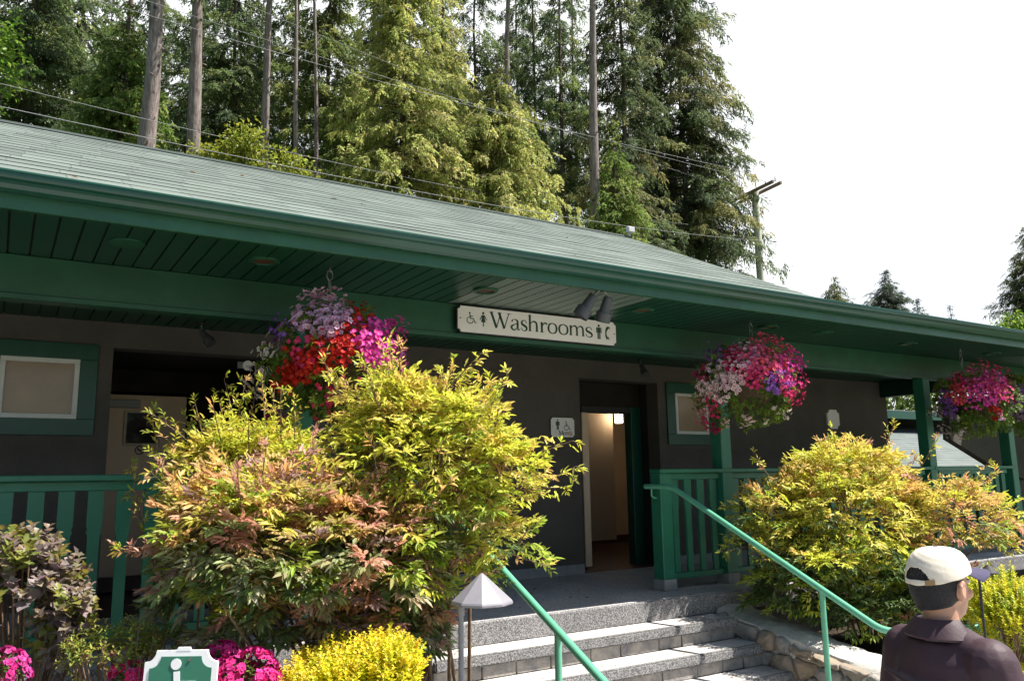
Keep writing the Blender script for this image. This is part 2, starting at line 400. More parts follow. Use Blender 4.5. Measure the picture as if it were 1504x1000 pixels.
wall_open([XL, -.04, .51, .75, 2.12, 5.56, 6.74, 7.0, 7.55, XE], [ZF, 2.34, 2.36, 2.84, 2.955, 2.96, 3.35], opens, WY, WY+.2).build('wall', M['stucco'], bd)
w = MB(); w.box(XE-.2, XE, WY+.2, 12.4, ZF, 3.35); w.box(XL, XE-.2, 12.2, 12.4, ZF, 3.35); w.box(XL, XL+.2, WY+.2, 12.2, ZF, 3.35)
w.build('wall', M['stucco'], bd)
pl = MB()
for a, b in ((XL, .75), (2.12, 5.56), (6.74, XE)): pl.box(a, b, WY-.012, WY-.001, ZF-.01, ZF+.1)
pl.build('wall_plinth', M['plinth'], bd, bevel=.003)
def window(x0, x1, z0, z1):
    t = MB(); q = .13
    t.box(x0-q, x1+q, WY-.025, WY-.001, z1, z1+q); t.box(x0-q, x1+q, WY-.025, WY-.001, z0-q, z0); t.box(x0-q, x0, WY-.025, WY-.001, z0, z1); t.box(x1, x1+q, WY-.025, WY-.001, z0, z1)
    t.build('window_trim', M['trim'], bd, bevel=.003)
    f = MB(); k = .038
    f.box(x0, x1, WY-.035, WY+.05, z1-k, z1); f.box(x0, x1, WY-.035, WY+.05, z0, z0+k); f.box(x0, x0+k, WY-.035, WY+.05, z0+k, z1-k); f.box(x1-k, x1, WY-.035, WY+.05, z0+k, z1-k)
    wf = f.build('window', M['white'], bd, bevel=.003)
    MB().box(x0+k, x1-k, WY, WY+.02, z0+k, z1-k).build('pane', M['pane'], wf)
window(-.04, .51, 2.36, 2.84); window(7.0, 7.55, 2.34, 2.84)
# left recess and its door
YD = 8.9
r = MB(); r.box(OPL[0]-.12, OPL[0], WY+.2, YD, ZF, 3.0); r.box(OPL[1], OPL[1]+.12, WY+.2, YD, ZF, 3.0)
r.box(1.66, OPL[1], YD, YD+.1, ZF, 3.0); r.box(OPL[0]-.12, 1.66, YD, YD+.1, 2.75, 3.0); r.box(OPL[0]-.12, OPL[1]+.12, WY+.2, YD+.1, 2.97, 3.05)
r.build('entry_recess', M['shadest'], bd)
MB().box(OPL[0]-.12, OPL[1]+.12, WY, YD+.5, ZF-.02, ZF+.003).build('recess_floor', M['tile'], bd)
d = MB().box(.72, 1.62, YD+.01, YD+.055, ZF+.16, 2.72).build('door', M['beige'], bd, bevel=.004)
MB().box(.72, 1.62, YD+.012, YD+.05, ZF+.02, ZF+.155).build('kick_plate', M['tile'], d)
p0, p1 = onY(187, 606, YD), onY(230, 651, YD)
f = MB(); k = .025; a, b, c, e = p0[0], p1[0], p1[2], p0[2]
f.box(a-k, b+k, YD-.01, YD+.009, e, e+k); f.box(a-k, b+k, YD-.01, YD+.009, c-k, c); f.box(a-k, a, YD-.01, YD+.009, c, e); f.box(b, b+k, YD-.01, YD+.009, c, e)
f.build('window_frame', M['beige2'], d, bevel=.003); MB().box(a, b, YD+.002, YD+.009, c, e).build('window_pane', M['glass'], d)
p0, p1 = onY(160, 586, YD-.05), onY(206, 599, YD-.05)
MB().box(p0[0], p1[0], YD-.06, YD+.009, p1[2], p0[2]).build('door_closer', M['grey'], d, bevel=.006)
def no_smoking(c, rr, parent, mtl, nm='no_smoking_sticker'):
    mb = MB(); n = 24
    for j in range(n):
        t0, t1 = 2*math.pi*j/n, 2*math.pi*(j+1)/n
        mb.prism([(rr*math.cos(t0), rr*math.sin(t0)), (rr*math.cos(t1), rr*math.sin(t1)), (rr*.78*math.cos(t1), rr*.78*math.sin(t1)), (rr*.78*math.cos(t0), rr*.78*math.sin(t0))], c, (1, 0, 0), (0, 0, 1), (0, -.002, 0))
    s = rr*.09; q = rr*.72
    mb.prism([(-q*.7-s, q*.7-s), (-q*.7+s, q*.7+s), (q*.7+s, -q*.7+s), (q*.7-s, -q*.7-s)], c, (1, 0, 0), (0, 0, 1), (0, -.0025, 0))
    mb.prism([(-.5*rr, -.08*rr), (.5*rr, -.08*rr), (.5*rr, .08*rr), (-.5*rr, .08*rr)], c, (1, 0, 0), (0, 0, 1), (0, -.0015, 0))
    return mb.build(nm, mtl, parent)
pc = onY(205, 661, YD); no_smoking((pc[0], YD+.009, pc[2]), .045, d, M['black'])
# men's recess: opening, lit room behind
YM = 7.75
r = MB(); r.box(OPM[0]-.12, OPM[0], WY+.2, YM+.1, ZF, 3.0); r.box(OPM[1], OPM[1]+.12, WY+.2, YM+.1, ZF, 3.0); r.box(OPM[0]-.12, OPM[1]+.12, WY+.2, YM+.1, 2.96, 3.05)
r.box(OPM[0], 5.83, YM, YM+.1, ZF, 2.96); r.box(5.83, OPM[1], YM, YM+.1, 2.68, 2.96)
r.build('entry_recess', M['shadest'], bd)
fr = MB(); fr.box(6.58, 6.735, YM-.03, YM+.1, ZF, 2.68); 
MB().box(5.83, 6.575, YM-.02, YM+.1, 2.6, 2.678).build('door_lintel', M['black'], bd, bevel=.004)
fr.build('door_frame', M['trim'], bd, bevel=.004)
MB().box(5.835, 5.93, YM-.015, YM+.09, ZF+.02, 2.598).build('door_frame', M['beige'], bd, bevel=.004)
MB().box(OPM[0]-.12, 9.2, WY, 10.6, ZF-.02, ZF+.004).build('recess_floor', M['tile'], bd)
rm = MB(); rm.box(5.4, 9.2, 10.4, 10.5, ZF, 3.2); rm.box(9.1, 9.2, YM+.1, 10.4, ZF, 3.2); rm.box(5.3, 5.4, YM+.2, 10.5, ZF, 3.2); rm.box(5.3, 9.2, YM+.1, 10.5, 3.1, 3.2)
rm.build('room_wall', M['beige2'], bd)
MB().box(5.4, 9.1, 10.37, 10.399, ZF, ZF+.12).build('room_skirting', M['tile'], bd)
pt = MB(); pt.box(6.2, 7.62, 9.35, 9.4, ZF+.15, 2.85); pt.build('room_partition', M['beige2'], bd, bevel=.004)
lp = onY(909, 611, 9.2)
MB().box(lp[0]-.045, lp[0]+.045, 9.16, 9.25, lp[2]-.1, lp[2]+.16).build('room_lamp', M['glow'], bd, bevel=.01)
MB().tube([(lp[0], 9.205, lp[2]+.161), (lp[0], 9.205, 3.1)], .01, 8).build('lamp_rod', M['black'], bd)
# porch slab
MB().box(XL, 15.4, 5.475, 7.6, ZF-.16, ZF).build('porch_slab', M['floor'], bd)
MB().box(XL, 15.4, 5.45, 5.4745, ZF-.17, ZF-.004).build('porch_slab_edge', M['agg'], bd, bevel=.006)
MB().box(XL, 15.3, 5.75, 7.4, 0, ZF-.161).build('porch_foundation', M['stucco'], bd)
MB().box(XL, XE, 7.401, 12.4, 0, ZF-.025).build('foundation', M['plinth'], bd)
# soffits (real boards with grooves)
sb = MB(); x = XL; bw = .118
while x < XS:
    if not (3.0 < x < 4.42): sb.box(x+.006, x+bw-.006, 4.70, 5.80, ZS, ZS+.012)
    sb.box(x+.006, x+bw-.006, 5.94, 7.4, 3.17, 3.182); x += bw
sb.build('soffit_boards', M['soffit'], bd)
vb = MB(); x = XL
while x < XS:
    if 3.0 < x < 4.42: vb.box(x+.006, x+bw-.006, 4.70, 5.80, ZS, ZS+.012)
    x += bw
vb.build('perforated_soffit', M['vent'], bd)
MB().box(XL, XS, 4.70, 5.80, ZS+.014, ZS+.03).box(XL, XS, 5.94, 7.41, 3.184, 3.2).build('soffit_backing', M['black'], bd)
b = MB().box(XL, 15.4, 5.80, 5.94, 2.99, ZS-.001).build('porch_beam', M['green'], bd, bevel=.004)
MB().box(XL, 15.4, 5.783, 5.799, 2.985, 3.02).build('beam_trim', M['green'], bd, bevel=.003)
MB().box(11.2, 11.34, 5.941, 7.399, 2.95, 3.165).build('porch_beam', M['soffit'], bd, bevel=.004)
MB().box(11.61, 11.75, 5.941, 12.4, 2.99, 3.165).build('porch_beam', M['soffit'], bd, bevel=.004)
# fascia, gutter
XR = 15.5  # eave and roof end lengthened, unseen, to keep sun off the slab
MB().box(XL, XR, 4.665, 4.699, 3.222, 3.385).build('fascia', M['green'], bd, bevel=.003)
g = MB(); prof = [(4.66, 3.30), (4.615, 3.295), (4.595, 3.306), (4.583, 3.326), (4.572, 3.338), (4.552, 3.346), (4.544, 3.358), (4.543, 3.372), (4.536, 3.376), (4.536, 3.386), (4.552, 3.386), (4.556, 3.372), (4.6, 3.35), (4.66, 3.355)]
g.prism([(a, b) for a, b in prof], (XL, 0, 0), (0, 1, 0), (0, 0, 1), (XR-XL, 0, 0)); gt = g.build('gutter', M['teal'], bd, fixn=True)
# roof, laid in courses
def roof_courses(name, m, parent, x0f, x1f, e, run, slope, sgn=1, course=.235, butt=.0035):
    """e: eave point (y,z); run: horizontal run; x0f/x1f give left/right x at fraction t"""
    L = run*math.sqrt(1+slope*slope); n = int(math.ceil(L/course)); mb = MB(); uv = []
    c = 1/math.sqrt(1+slope*slope); s = slope*c; nn = np.array([0, -sgn*s, c])
    def P(x, t, h): return np.array([x, e[0]+sgn*run*t, e[1]+slope*run*t])+nn*h
    for i in range(n):
        t0, t1 = i/n, min(1, (i+1)/n)
        xs0 = np.linspace(x0f(t0), x1f(t0), 30); xs1 = np.linspace(x0f(t1), x1f(t1), 30)
        w = [rng.normal(0, .0012) for _ in xs0]
        vs = [P(a, t0, butt+q) for a, q in zip(xs0, w)]+[P(a, t1, 0) for a in xs1]+[P(a, t0, -.001) for a in xs0]
        fs = [(j, j+1, 31+j, 30+j) for j in range(29)]+[(60+j, 61+j, j+1, j) for j in range(29)]
        mb.add(vs, fs); off = (i*7 % 5)*.07
        uv += [(a+off, i*.14+.003) for a in xs0]+[(a+off, i*.14+.1399) for a in xs1]+[(a+off, i*.14) for a in xs0]  # butt faces fall in the dark mortar colour, painting course shadow lines
    mb.uv = uv
    return mb.build(name, m, parent)
SL, EY, EZ = .45, 4.57, 3.392
RUN = 8.5-EY; RZ = EZ+SL*RUN; XRE = 7.35
hipx = lambda t: 6.13+(XRE-6.13)*t
rf = roof_courses('roof', M['shingle'], bd, lambda t: XL-.3, hipx, (EY, EZ), RUN, SL)
# closed roof body under the shingles, rear slope, low porch roof to the right
u = .012
rb = MB(); rb.add([(XL-.3, EY, EZ-u), (6.13, EY, EZ-u), (XRE, 8.5, RZ-u), (XL-.3, 8.5, RZ-u), (XL-.3, 12.6, EZ-u), (8.2, 12.6, EZ-u), (8.2, 8.5, EZ+.4)],
                  [(0, 1, 2, 3), (3, 2, 5, 4), (1, 6, 2), (6, 5, 2), (0, 3, 4)])
rb.build('roof_deck', M['shingle2'], rf)
MB().tube([(XL-.3, 8.5, RZ+.0), (XRE, 8.5, RZ+.0)], .03, 8).build('ridge_cap', M['shingle2'], rf)
lo = MB(); lo.prism([(4.6, 3.388), (12.6, 3.9), (12.6, 3.86), (4.6, 3.36)], (6.1, 0, 0), (0, 1, 0), (0, 0, 1), (XR-6.1, 0, 0)); lo.build('porch_roof', M['shingle2'], bd, fixn=True)
# porch posts
POSTX = (-1.75, 1.86, 6.17, 9.76, 11.66, 15.3)
pp = MB().box(-.07, .07, -.07, .07, .1, 2.19).build('porch_post', M['raillit'], None, bevel=.006)
pbse = MB().box(-.08, .08, -.08, .08, 0, .1).build('post_base', M['plinth'], None, bevel=.006)
pp.parent = bd; pbse.parent = pp
pp.location = tuple(np.array((POSTX[0], 5.87, ZF))-wloc(bd)); LOC[pp.name] = np.array((POSTX[0], 5.87, ZF))
for xx in POSTX[1:]: copy_part(pp, bd, (xx, 5.87, ZF))
# downlights
def downlight(x, y, blank, label):
    t = thing('downlight', (x, y, ZS), label, 'ceiling light', 'recessed lights in the porch soffit'); c = (x, y, ZS)
    if blank: MB().lathe([(.1, -.012), (.1, -.002), (.02, -.001)][::-1]+[(.1, -.012), (.03, -.018)], c, 28).build('cover_plate', M['green'], t, smooth=True)
    else:
        n = 28; mb = MB(); pr = [(.1, -.001), (.1, -.012), (.093, -.016), (.074, -.012), (.072, .008)]; mb2 = []
        vs = []; fs = []
        for rr, z in pr:
            for j in range(n): a = 2*math.pi*j/n; vs.append((x+rr*math.cos(a), y+rr*math.sin(a), ZS+z))
        for i in range(4):
            for j in range(n): fs.append((i*n+j, i*n+(j+1) % n, (i+1)*n+(j+1) % n, (i+1)*n+j))
        mb.add(vs, fs).build('trim_ring', M['green'], t, smooth=True)
        MB().lathe([(.001, -.003), (.072, -.004)], c, 28).build('lamp_well', M['lampwell'], t)
M['lampwell'] = mat('brown_lamp_well', (.09, .035, .02), .5, .2, 9)
downlight(.56, 5.2, True, 'round blank green cover plate in the soffit at far left')
downlight(1.38, 5.22, False, 'recessed soffit light with dark well, left of the first basket chain')
downlight(3.08, 5.26, False, 'recessed soffit light in the perforated panel above the big sign')
downlight(4.67, 5.27, False, 'recessed soffit light with reddish well just right of the twin spotlight')
downlight(6.32, 5.3, False, 'recessed soffit light right above the second flower basket')
downlight(7.1, 5.26, True, 'round blank cover plate in the soffit right of the second flower basket')
downlight(8.6, 5.28, False, 'recessed soffit light between the second and third flower baskets')
downlight(10.3, 5.25, False, 'recessed soffit light farthest right, past the third basket chain')

# ------------------------------------------------------------------ railings
def baluster_mesh():
    hw = [(.0, .034), (.58, .034), (.60, .045), (.62, .037), (.64, .045), (.86, .045)]
    return MB().prism([(a, z) for z, a in hw]+[(-a, z) for z, a in hw[::-1]], (0, -.013, 0), (1, 0, 0), (0, 0, 1), (0, .026, 0))
BAL = None
def railing(x0, x1, label, newels=(), skip=()):
    global BAL
    t = thing('porch_railing', ((x0+x1)/2, 5.87, ZF), label, 'railing', 'green railings along the porch')
    MB().box(x0-.07, x1+.07, 5.79, 5.95, ZF+1.065, ZF+1.105).build('top_rail', M['raillit'], t, bevel=.006)
    segs = []; xs = sorted([x0]+[s for s in skip if x0 < s < x1]+[x1])
    for a, b in zip(xs[:-1], xs[1:]):
        MB().box(a+.075, b-.075, 5.84, 5.9, ZF+1.005, ZF+1.063).build('sub_rail', M['raillit'], t, bevel=.004)
        MB().box(a+.075, b-.075, 5.835, 5.905, ZF+.09, ZF+.145).build('bottom_rail', M['raillit'], t, bevel=.006)
        n = max(1, round((b-a-.15)/.168)-0); st = (b-a-.15)/n
        for i in range(n):
            loc = (a+.075+st*(i+.5), 5.87, ZF+.146)
            if BAL is None:
                BAL = baluster_mesh().build('baluster', M['raillit'], None, fixn=True); BAL.parent = t
                BAL.location = tuple(np.array(loc)-wloc(t))
            else: copy_part(BAL, t, loc)
    for x in newels:
        n = MB().box(x-.07, x+.07, 5.80, 5.94, ZF+.1, ZF+1.064).build('newel_post', M['raillit'], t, bevel=.006)
        MB().box(x-.08, x+.08, 5.79, 5.95, ZF, ZF+.1).build('post_base', M['plinth'], n, bevel=.006)
railing(-4.0, 2.75, 'long green porch railing at left, partly behind the nandina shrubs', (2.75,), POSTX)
railing(5.34, 9.69, 'green porch railing with square newel right of the entrance steps', (5.34,), POSTX)
railing(9.84, 11.59, 'short green porch railing at far right below the third basket')

# ------------------------------------------------------------------ steps, side wall, handrails
st = thing('entrance_steps', (4.05, 4.9, 0), 'broad concrete entrance steps with pebble nosings and stone risers up to the porch', 'steps')
ys = [5.15, 4.87, 4.59, 4.31]; zt = [.63, .46, .29, .12]; bk = [5.449]+[y+.03 for y in ys[:-1]]
for i, (y, z) in enumerate(zip(ys, zt)):
    MB().box(2.6, 5.5, y+.055, bk[i]-.0005 if i == 0 else ys[i-1]+.03, z-.06, z).build('tread', M['tread'], st)
    MB().box(2.6, 5.5, y, y+.0545, z-.075, z+.003).build('nosing', M['agg'], st, bevel=.012, seg=2)
    rs = MB(); x = 2.6; rr = random.Random(i)
    while x < 5.5:
        w = min(5.5-x, rr.uniform(.18, .42)); rs.box(x+.004, x+w-.004, y+.03+rr.uniform(0, .012), y+.2, max(z-.17, 0), z-.076); x += w
    rs.build('riser_stones', M['stone'], st, bevel=.006)
    MB().box(2.6, 5.5, y+.045, bk[0]-.0006, max(0, z-.17)-.0, z-.0765).build('step_core', M['mortar'], st) if False else None
# boulder wall
sw = thing('stone_wall', (5.8, 4.4, 0), 'sloping fieldstone wall with pale mortar cap beside the steps', 'wall')
ztop = lambda y: .68-(5.44-y)*.165
cap = MB(); n = 40; vs = []; fs = []; q = np.random.default_rng(5)
yy = np.linspace(5.44, 2.6, n); offs = [(5.53, -.9), (5.53, -.10), (5.56, -.02), (5.68, .012), (5.84, .0), (5.96, -.03), (5.98, -.12), (5.98, -.9)]
wob = np.cumsum(q.normal(0, .006, (n, 8)), 0)*.5
for i, y in enumerate(yy):
    for j, (x, h) in enumerate(offs): vs.append((x+wob[i, j]*(1 if 0 < j < 7 else 0), y, max(-.02, ztop(y)+h+q.normal(0, .007)) if abs(h) < .5 else -.02))
for i in range(n-1):
    for j in range(7): a = i*8+j; fs.append((a, a+1, a+9, a+8))
cap.add(vs, fs).build('wall_cap', M['mortar'], sw, smooth=True)
def rock(c, r, seed):
    q = np.random.default_rng(seed); bm = bmesh.new(); bmesh.ops.create_icosphere(bm, subdivisions=3, radius=1)
    ph = q.uniform(0, 6, (6, 3)); fr = q.normal(0, 1.6, (6, 3)); pl_ = unit(q.normal(0, 1, (16, 3))*[.8, 1, 1]); dd = q.uniform(.5, .8, 16)
    mb = MB(); vs = []
    for v in bm.verts:
        p = np.array(v.co)
        for k in range(16):
            s = p@pl_[k]
            if s > dd[k]: p = p-pl_[k]*(s-dd[k])*.9
        p = p*(1+.05*sum(math.sin(fr[k]@p*2+ph[k, 0]) for k in range(6))/2)
        vs.append(np.array(c)+p*r)
    fs = [tuple(v.index for v in f.verts) for f in bm.faces]; bm.free()
    return mb.add(vs, fs)
qs_ = np.random.default_rng(77); nc, nr = 13, 4
GY = np.linspace(5.43, 2.7, nc+1)
def gpt(i, j):
    q = np.random.default_rng(1000+i*17+j); top = ztop(GY[i])-.035; z = top*(1-j/nr)+(q.normal(0, .03) if 0 < j < nr else 0)
    return np.array([GY[i]+(q.normal(0, .045) if 0 < i < nc else 0), z])
for i in range(nc):
    for j in range(nr):
        if qs_.random() < .03: continue
        a, b, c, d = gpt(i, j), gpt(i+1, j), gpt(i+1, j+1), gpt(i, j+1); ring = []
        for u_, v_ in ((a, b), (b, c), (c, d), (d, a)):
            ring += [u_*.86+v_*.14, u_*.5+v_*.5+qs_.normal(0, .012, 2), u_*.14+v_*.86]
        ring = np.array(ring); cen = ring.mean(0); ring = cen+(ring-cen)*qs_.uniform(.95, 1.01); dep_ = qs_.uniform(.05, .085); nn_ = len(ring)
        tl = qs_.normal(0, .12, 2); mb = MB(); vs = [(5.56, p[0], p[1]) for p in ring]+[(5.56-dep_+tl@(p-cen), cen[0]+(p[0]-cen[0])*.93, cen[1]+(p[1]-cen[1])*.93) for p in ring]+[(5.56-dep_*1.35+tl@((p-cen)*.5)+qs_.normal(0, .006), cen[0]+(p[0]-cen[0])*.55, cen[1]+(p[1]-cen[1])*.55) for p in ring]
        fs = [(m_, (m_+1) % nn_, nn_+(m_+1) % nn_, nn_+m_) for m_ in range(nn_)]+[(nn_+m_, nn_+(m_+1) % nn_, 2*nn_+(m_+1) % nn_, 2*nn_+m_) for m_ in range(nn_)]+[tuple(range(2*nn_, 3*nn_))]
        mb.add(vs, fs).build('field_stone', M['stone2' if qs_.random() < .4 else 'stone'], sw, fixn=True, bevel=.006)
def smooth_path(pts, rad=.06, n=5):
    pts = [np.array(p, float) for p in pts]; out = [pts[0]]
    for a, b, c in zip(pts[:-2], pts[1:-1], pts[2:]):
        d0, d1 = a-b, c-b; r = min(rad, np.linalg.norm(d0)*.45, np.linalg.norm(d1)*.45); s, e = b+unit(d0)*r, b+unit(d1)*r
        for i in range(n+1):
            t = i/n; out.append((1-t)**2*s+2*t*(1-t)*b+t*t*e)
    out.append(pts[-1]); return out
h = thing('handrail', (5.2, 4.6, 0), 'green tubular handrail running down the right of the steps to behind the man', 'handrail', 'green pipe handrails of the steps')
e1 = onZ(1442, 921, .80)
MB().tube(smooth_path([(5.2, 5.93, 1.745), (5.2, 5.58, 1.745), (5.2, 3.56, .775), e1], .09), .024, 14).build('rail_tube', M['rail'], h, smooth=True)
MB().tube([(5.2, 4.04, -.02), (5.2, 4.04, 1.0)], .021, 12).build('rail_support', M['rail'], h, smooth=True)
MB().tube([(5.2, 5.85, 1.735), (5.2, 5.85, 1.66), (5.24, 5.86, 1.64), (5.266, 5.86, 1.64)], .008, 8).lathe([(.001, 0), (.03, 0), (.03, .01), (.001, .01)], (0, 0, 0), 4).build('rail_bracket', M['rail'], h)
h = thing('handrail', (2.78, 4.2, 0), 'green tubular handrail emerging from the yellow shrub behind the path lamp', 'handrail', 'green pipe handrails of the steps')
MB().tube(smooth_path([(2.78, 5.93, 1.745), (2.78, 5.55, 1.745), (2.78, 3.3, .66), (2.9, 2.95, .66)], .09), .024, 14).build('rail_tube', M['rail'], h, smooth=True)
MB().tube([(2.78, 3.97, .0), (2.78, 3.97, .975)], .021, 12).build('rail_support', M['rail'], h, smooth=True)

# ------------------------------------------------------------------ signs and lettering
def catmull(P, n=6):
    P = [np.array(p, float) for p in P]
    if len(P) < 3: return P
    Q = [2*P[0]-P[1]]+P+[2*P[-1]-P[-2]]; out = []
    for i in range(1, len(Q)-2):
        for k in range(n):
            t = k/n; a, b, c, d = Q[i-1:i+3]; out.append(.5*((2*b)+(c-a)*t+(2*a-5*b+4*c-d)*t*t+(3*b-a-3*c+d)*t**3))
    out.append(P[-1]); return out
class Ink:
    """flat lettering in a sign plane: o + x*u + y*v, raised along w"""
    def __init__(s, o, u, v, w): s.o, s.u, s.v, s.w = (np.array(a, float) for a in (o, u, v, w)); s.mb = MB()
    def poly(s, pts): s.mb.prism(pts, s.o, s.u, s.v, s.w)
    def disc(s, c, r, n=16): s.poly([(c[0]+r*math.cos(2*math.pi*i/n), c[1]+r*math.sin(2*math.pi*i/n)) for i in range(n)])
    def stroke(s, P, w, curve=True):
        # P: (x,y) list, w: width or list
        W = w if hasattr(w, '__len__') else [w]*len(P)
        Q = [(*p, q) for p, q in zip(P, W)]; Q = catmull(Q) if curve and len(Q) > 2 else [np.array(q, float) for q in Q]
        L, Rr = [], []
        for i, q in enumerate(Q):
            d = Q[min(i+1, len(Q)-1)][:2]-Q[max(i-1, 0)][:2]; d = d/(np.linalg.norm(d)+1e-9); nn = np.array([-d[1], d[0]])*q[2]/2
            L.append(q[:2]+nn); Rr.append(q[:2]-nn)
        for i in range(len(Q)-1): s.poly([tuple(Rr[i]), tuple(Rr[i+1]), tuple(L[i+1]), tuple(L[i])])
def glyph(ink, ch, x, y, S, width):
    T = lambda pts: [(x+a*S*width, y+b*S) for a, b in pts]; k = S; th, tn = .145*S, .05*S; sf = .035*S
    def serif(cx, cy, hw=.13): ink.poly([(x+cx*S*width-hw*S, y+cy*S-(sf if cy > .3 else 0)), (x+cx*S*width+hw*S, y+cy*S-(sf if cy > .3 else 0)), (x+cx*S*width+hw*S, y+cy*S+(0 if cy > .3 else sf)), (x+cx*S*width-hw*S, y+cy*S+(0 if cy > .3 else sf))])
    X = .66
    if ch == 'W':
        for a, b, t in (((.07, 1), (.32, 0), th*1.1), ((.32, 0), (.53, .98), tn*1.2), ((.45, 1), (.7, 0), th*1.1), ((.7, 0), (.93, 1), tn*1.2)): ink.stroke(T([a, b]), t, False)
        for cx in (.08, .47, .93): serif(cx, 1, .14)
    elif ch == 'M':
        ink.stroke(T([(.14, 0), (.14, 1)]), tn*1.3, False); ink.stroke(T([(.14, 1), (.5, .05)]), th, False); ink.stroke(T([(.5, .05), (.84, 1)]), tn*1.2, False); ink.stroke(T([(.86, 0), (.86, 1)]), th, False)
        for cx in (.14, .86): serif(cx, 0, .15)
        serif(.1, 1, .1); serif(.9, 1, .1)
    elif ch == 'o':
        ink.stroke(T([(.5, X+.02), (.2, X*.87), (.1, X*.5), (.2, X*.13), (.5, -.02)]), [tn, th*.75, th, th*.75, tn]); ink.stroke(T([(.5, -.02), (.8, X*.13), (.9, X*.5), (.8, X*.87), (.5, X+.02)]), [tn, th*.75, th, th*.75, tn])
    elif ch == 'e':
        ink.stroke(T([(.12, X*.56), (.88, X*.56)]), tn, False); ink.stroke(T([(.87, X*.56), (.78, X*.9), (.5, X+.02), (.2, X*.85), (.1, X*.5), (.2, X*.12), (.52, -.02), (.8, .04), (.92, X*.27)]), [th*.8, th*.6, tn, th*.7, th, th*.8, th*.6, tn, tn*.7])
    elif ch in 'hnm':
        top = 1.08 if ch == 'h' else X+.02; st_ = {'h': (.2, .8), 'n': (.2, .8), 'm': (.13, .5, .87)}[ch]
        ink.stroke(T([(st_[0], 0), (st_[0], top)]), th, False); ink.poly([(x+st_[0]*S*width-.16*S, y+top*S-.06*S), (x+st_[0]*S*width, y+top*S-.06*S), (x+st_[0]*S*width+.02*S, y+top*S), (x+st_[0]*S*width-.06*S, y+top*S-.01*S)])
        for a, b in zip(st_[:-1], st_[1:]):
            g = b-a; ink.stroke(T([(a+.02, X*.72), (a+g*.35, X*.95), (a+g*.65, X*1.0), (a+g*.93, X*.86), (b, X*.6)]), [tn, tn*1.2, th*.7, th*.9, th]); ink.stroke(T([(b, X*.62), (b, 0)]), th, False)
        for cx in st_: serif(cx, 0, .12)
    elif ch == 'r':
        ink.stroke(T([(.32, 0), (.32, X+.02)]), th, False); ink.poly([(x+.32*S*width-.16*S, y+X*S-.05*S), (x+.32*S*width, y+X*S-.05*S), (x+.32*S*width+.02*S, y+X*S+.02*S), (x+.32*S*width-.06*S, y+X*S)]); serif(.32, 0, .15)
        ink.stroke(T([(.36, X*.66), (.6, X*.93), (.84, X*.97)]), [tn, th*.6, th*.7]); c = T([(.86, X*.9)])[0]; ink.disc(c, .065*S, 10)
    elif ch == 'a':
        ink.stroke(T([(.17, X*.78), (.28, X*.97), (.5, X*1.02), (.7, X*.9), (.74, X*.66)]), [th*.9, tn, tn, th*.8, th]); ink.stroke(T([(.74, X*.68), (.74, .1)]), th, False)
        ink.stroke(T([(.74, .08), (.82, 0), (.98, .07)]), [th*.9, tn*1.3, tn]); ink.stroke(T([(.74, X*.62), (.4, X*.5), (.14, X*.28), (.22, .03), (.45, -.01), (.72, .14)]), [tn, tn*1.2, th, th*.8, tn*1.5, tn])
    elif ch == 's':
        ink.stroke(T([(.84, X*.74), (.72, X*.96), (.46, X*1.02), (.2, X*.86), (.22, X*.64), (.5, X*.5), (.8, X*.35), (.84, X*.12), (.54, -.02), (.26, .03), (.12, X*.28)]), [tn, tn, tn, th*.8, th, th*1.05, th, th*.8, tn, tn, tn])
def word(ink, chars, y, S):
    for ch, x0, x1 in chars: glyph(ink, ch, x0, y, S, (x1-x0)/S)
def wheelchair(ink, cx, cy, h):
    T = lambda pts: [(cx+a*h, cy+b*h) for a, b in pts]
    ink.disc(T([(-.12, .93)])[0], .085*h); ink.stroke(T([(-.1, .82), (-.06, .42)]), .1*h, False); ink.stroke(T([(-.08, .64), (.22, .64)]), .07*h, False)
    ink.stroke(T([(-.06, .44), (.27, .42), (.42, .06), (.56, .1)]), .085*h, False)
    ink.stroke(T([(-.15, .55), (-.36, .42), (-.4, .18), (-.22, .0), (.0, -.02), (.18, .1), (.22, .25)]), .065*h)
def man_icon(ink, cx, cy, h):
    T = lambda pts: [(cx+a*h, cy+b*h) for a, b in pts]
    ink.disc(T([(0, .91)])[0], .085*h); ink.poly(T([(-.13, .44), (.13, .44), (.13, .79), (-.13, .79)])); ink.stroke(T([(-.12, .77), (-.19, .76), (-.19, .42)]), .065*h, False); ink.stroke(T([(.12, .77), (.19, .76), (.19, .42)]), .065*h, False)
    for s in (-1, 1): ink.stroke(T([(s*.07, .46), (s*.07, 0)]), .1*h, False)
def woman_icon(ink, cx, cy, h):
    T = lambda pts: [(cx+a*h, cy+b*h) for a, b in pts]
    ink.disc(T([(0, .91)])[0], .085*h); ink.poly(T([(-.06, .78), (.06, .78), (.17, .3), (-.17, .3)]))
    for s in (-1, 1): ink.stroke(T([(s*.08, .76), (s*.25, .45)]), .055*h, False)
    ink.stroke(T([(0, .32), (0, 0)]), .07*h, False)
def phone_icon(ink, cx, cy, h):
    T = lambda pts: [(cx+a*h, cy+b*h) for a, b in pts]
    ink.stroke(T([(.1, .95), (-.07, .74), (-.12, .5), (-.1, .26), (.02, .06)]), [.2*h, .17*h, .11*h, .15*h, .2*h])
    ink.stroke(T([(.16, 1.0), (.24, .82)]), .07*h, False); ink.stroke(T([(.1, .2), (.16, .02)]), .07*h, False)
def notched(w, h, r):
    out = []; n = 6
    for cx, cy, a0 in ((0, 0, 90), (w, 0, 180), (w, h, 270), (0, h, 0)):
        for i in range(n+1):
            a = R_(a0-90*i/n); out.append((cx+r*math.cos(a), cy+r*math.sin(a)))
    return out
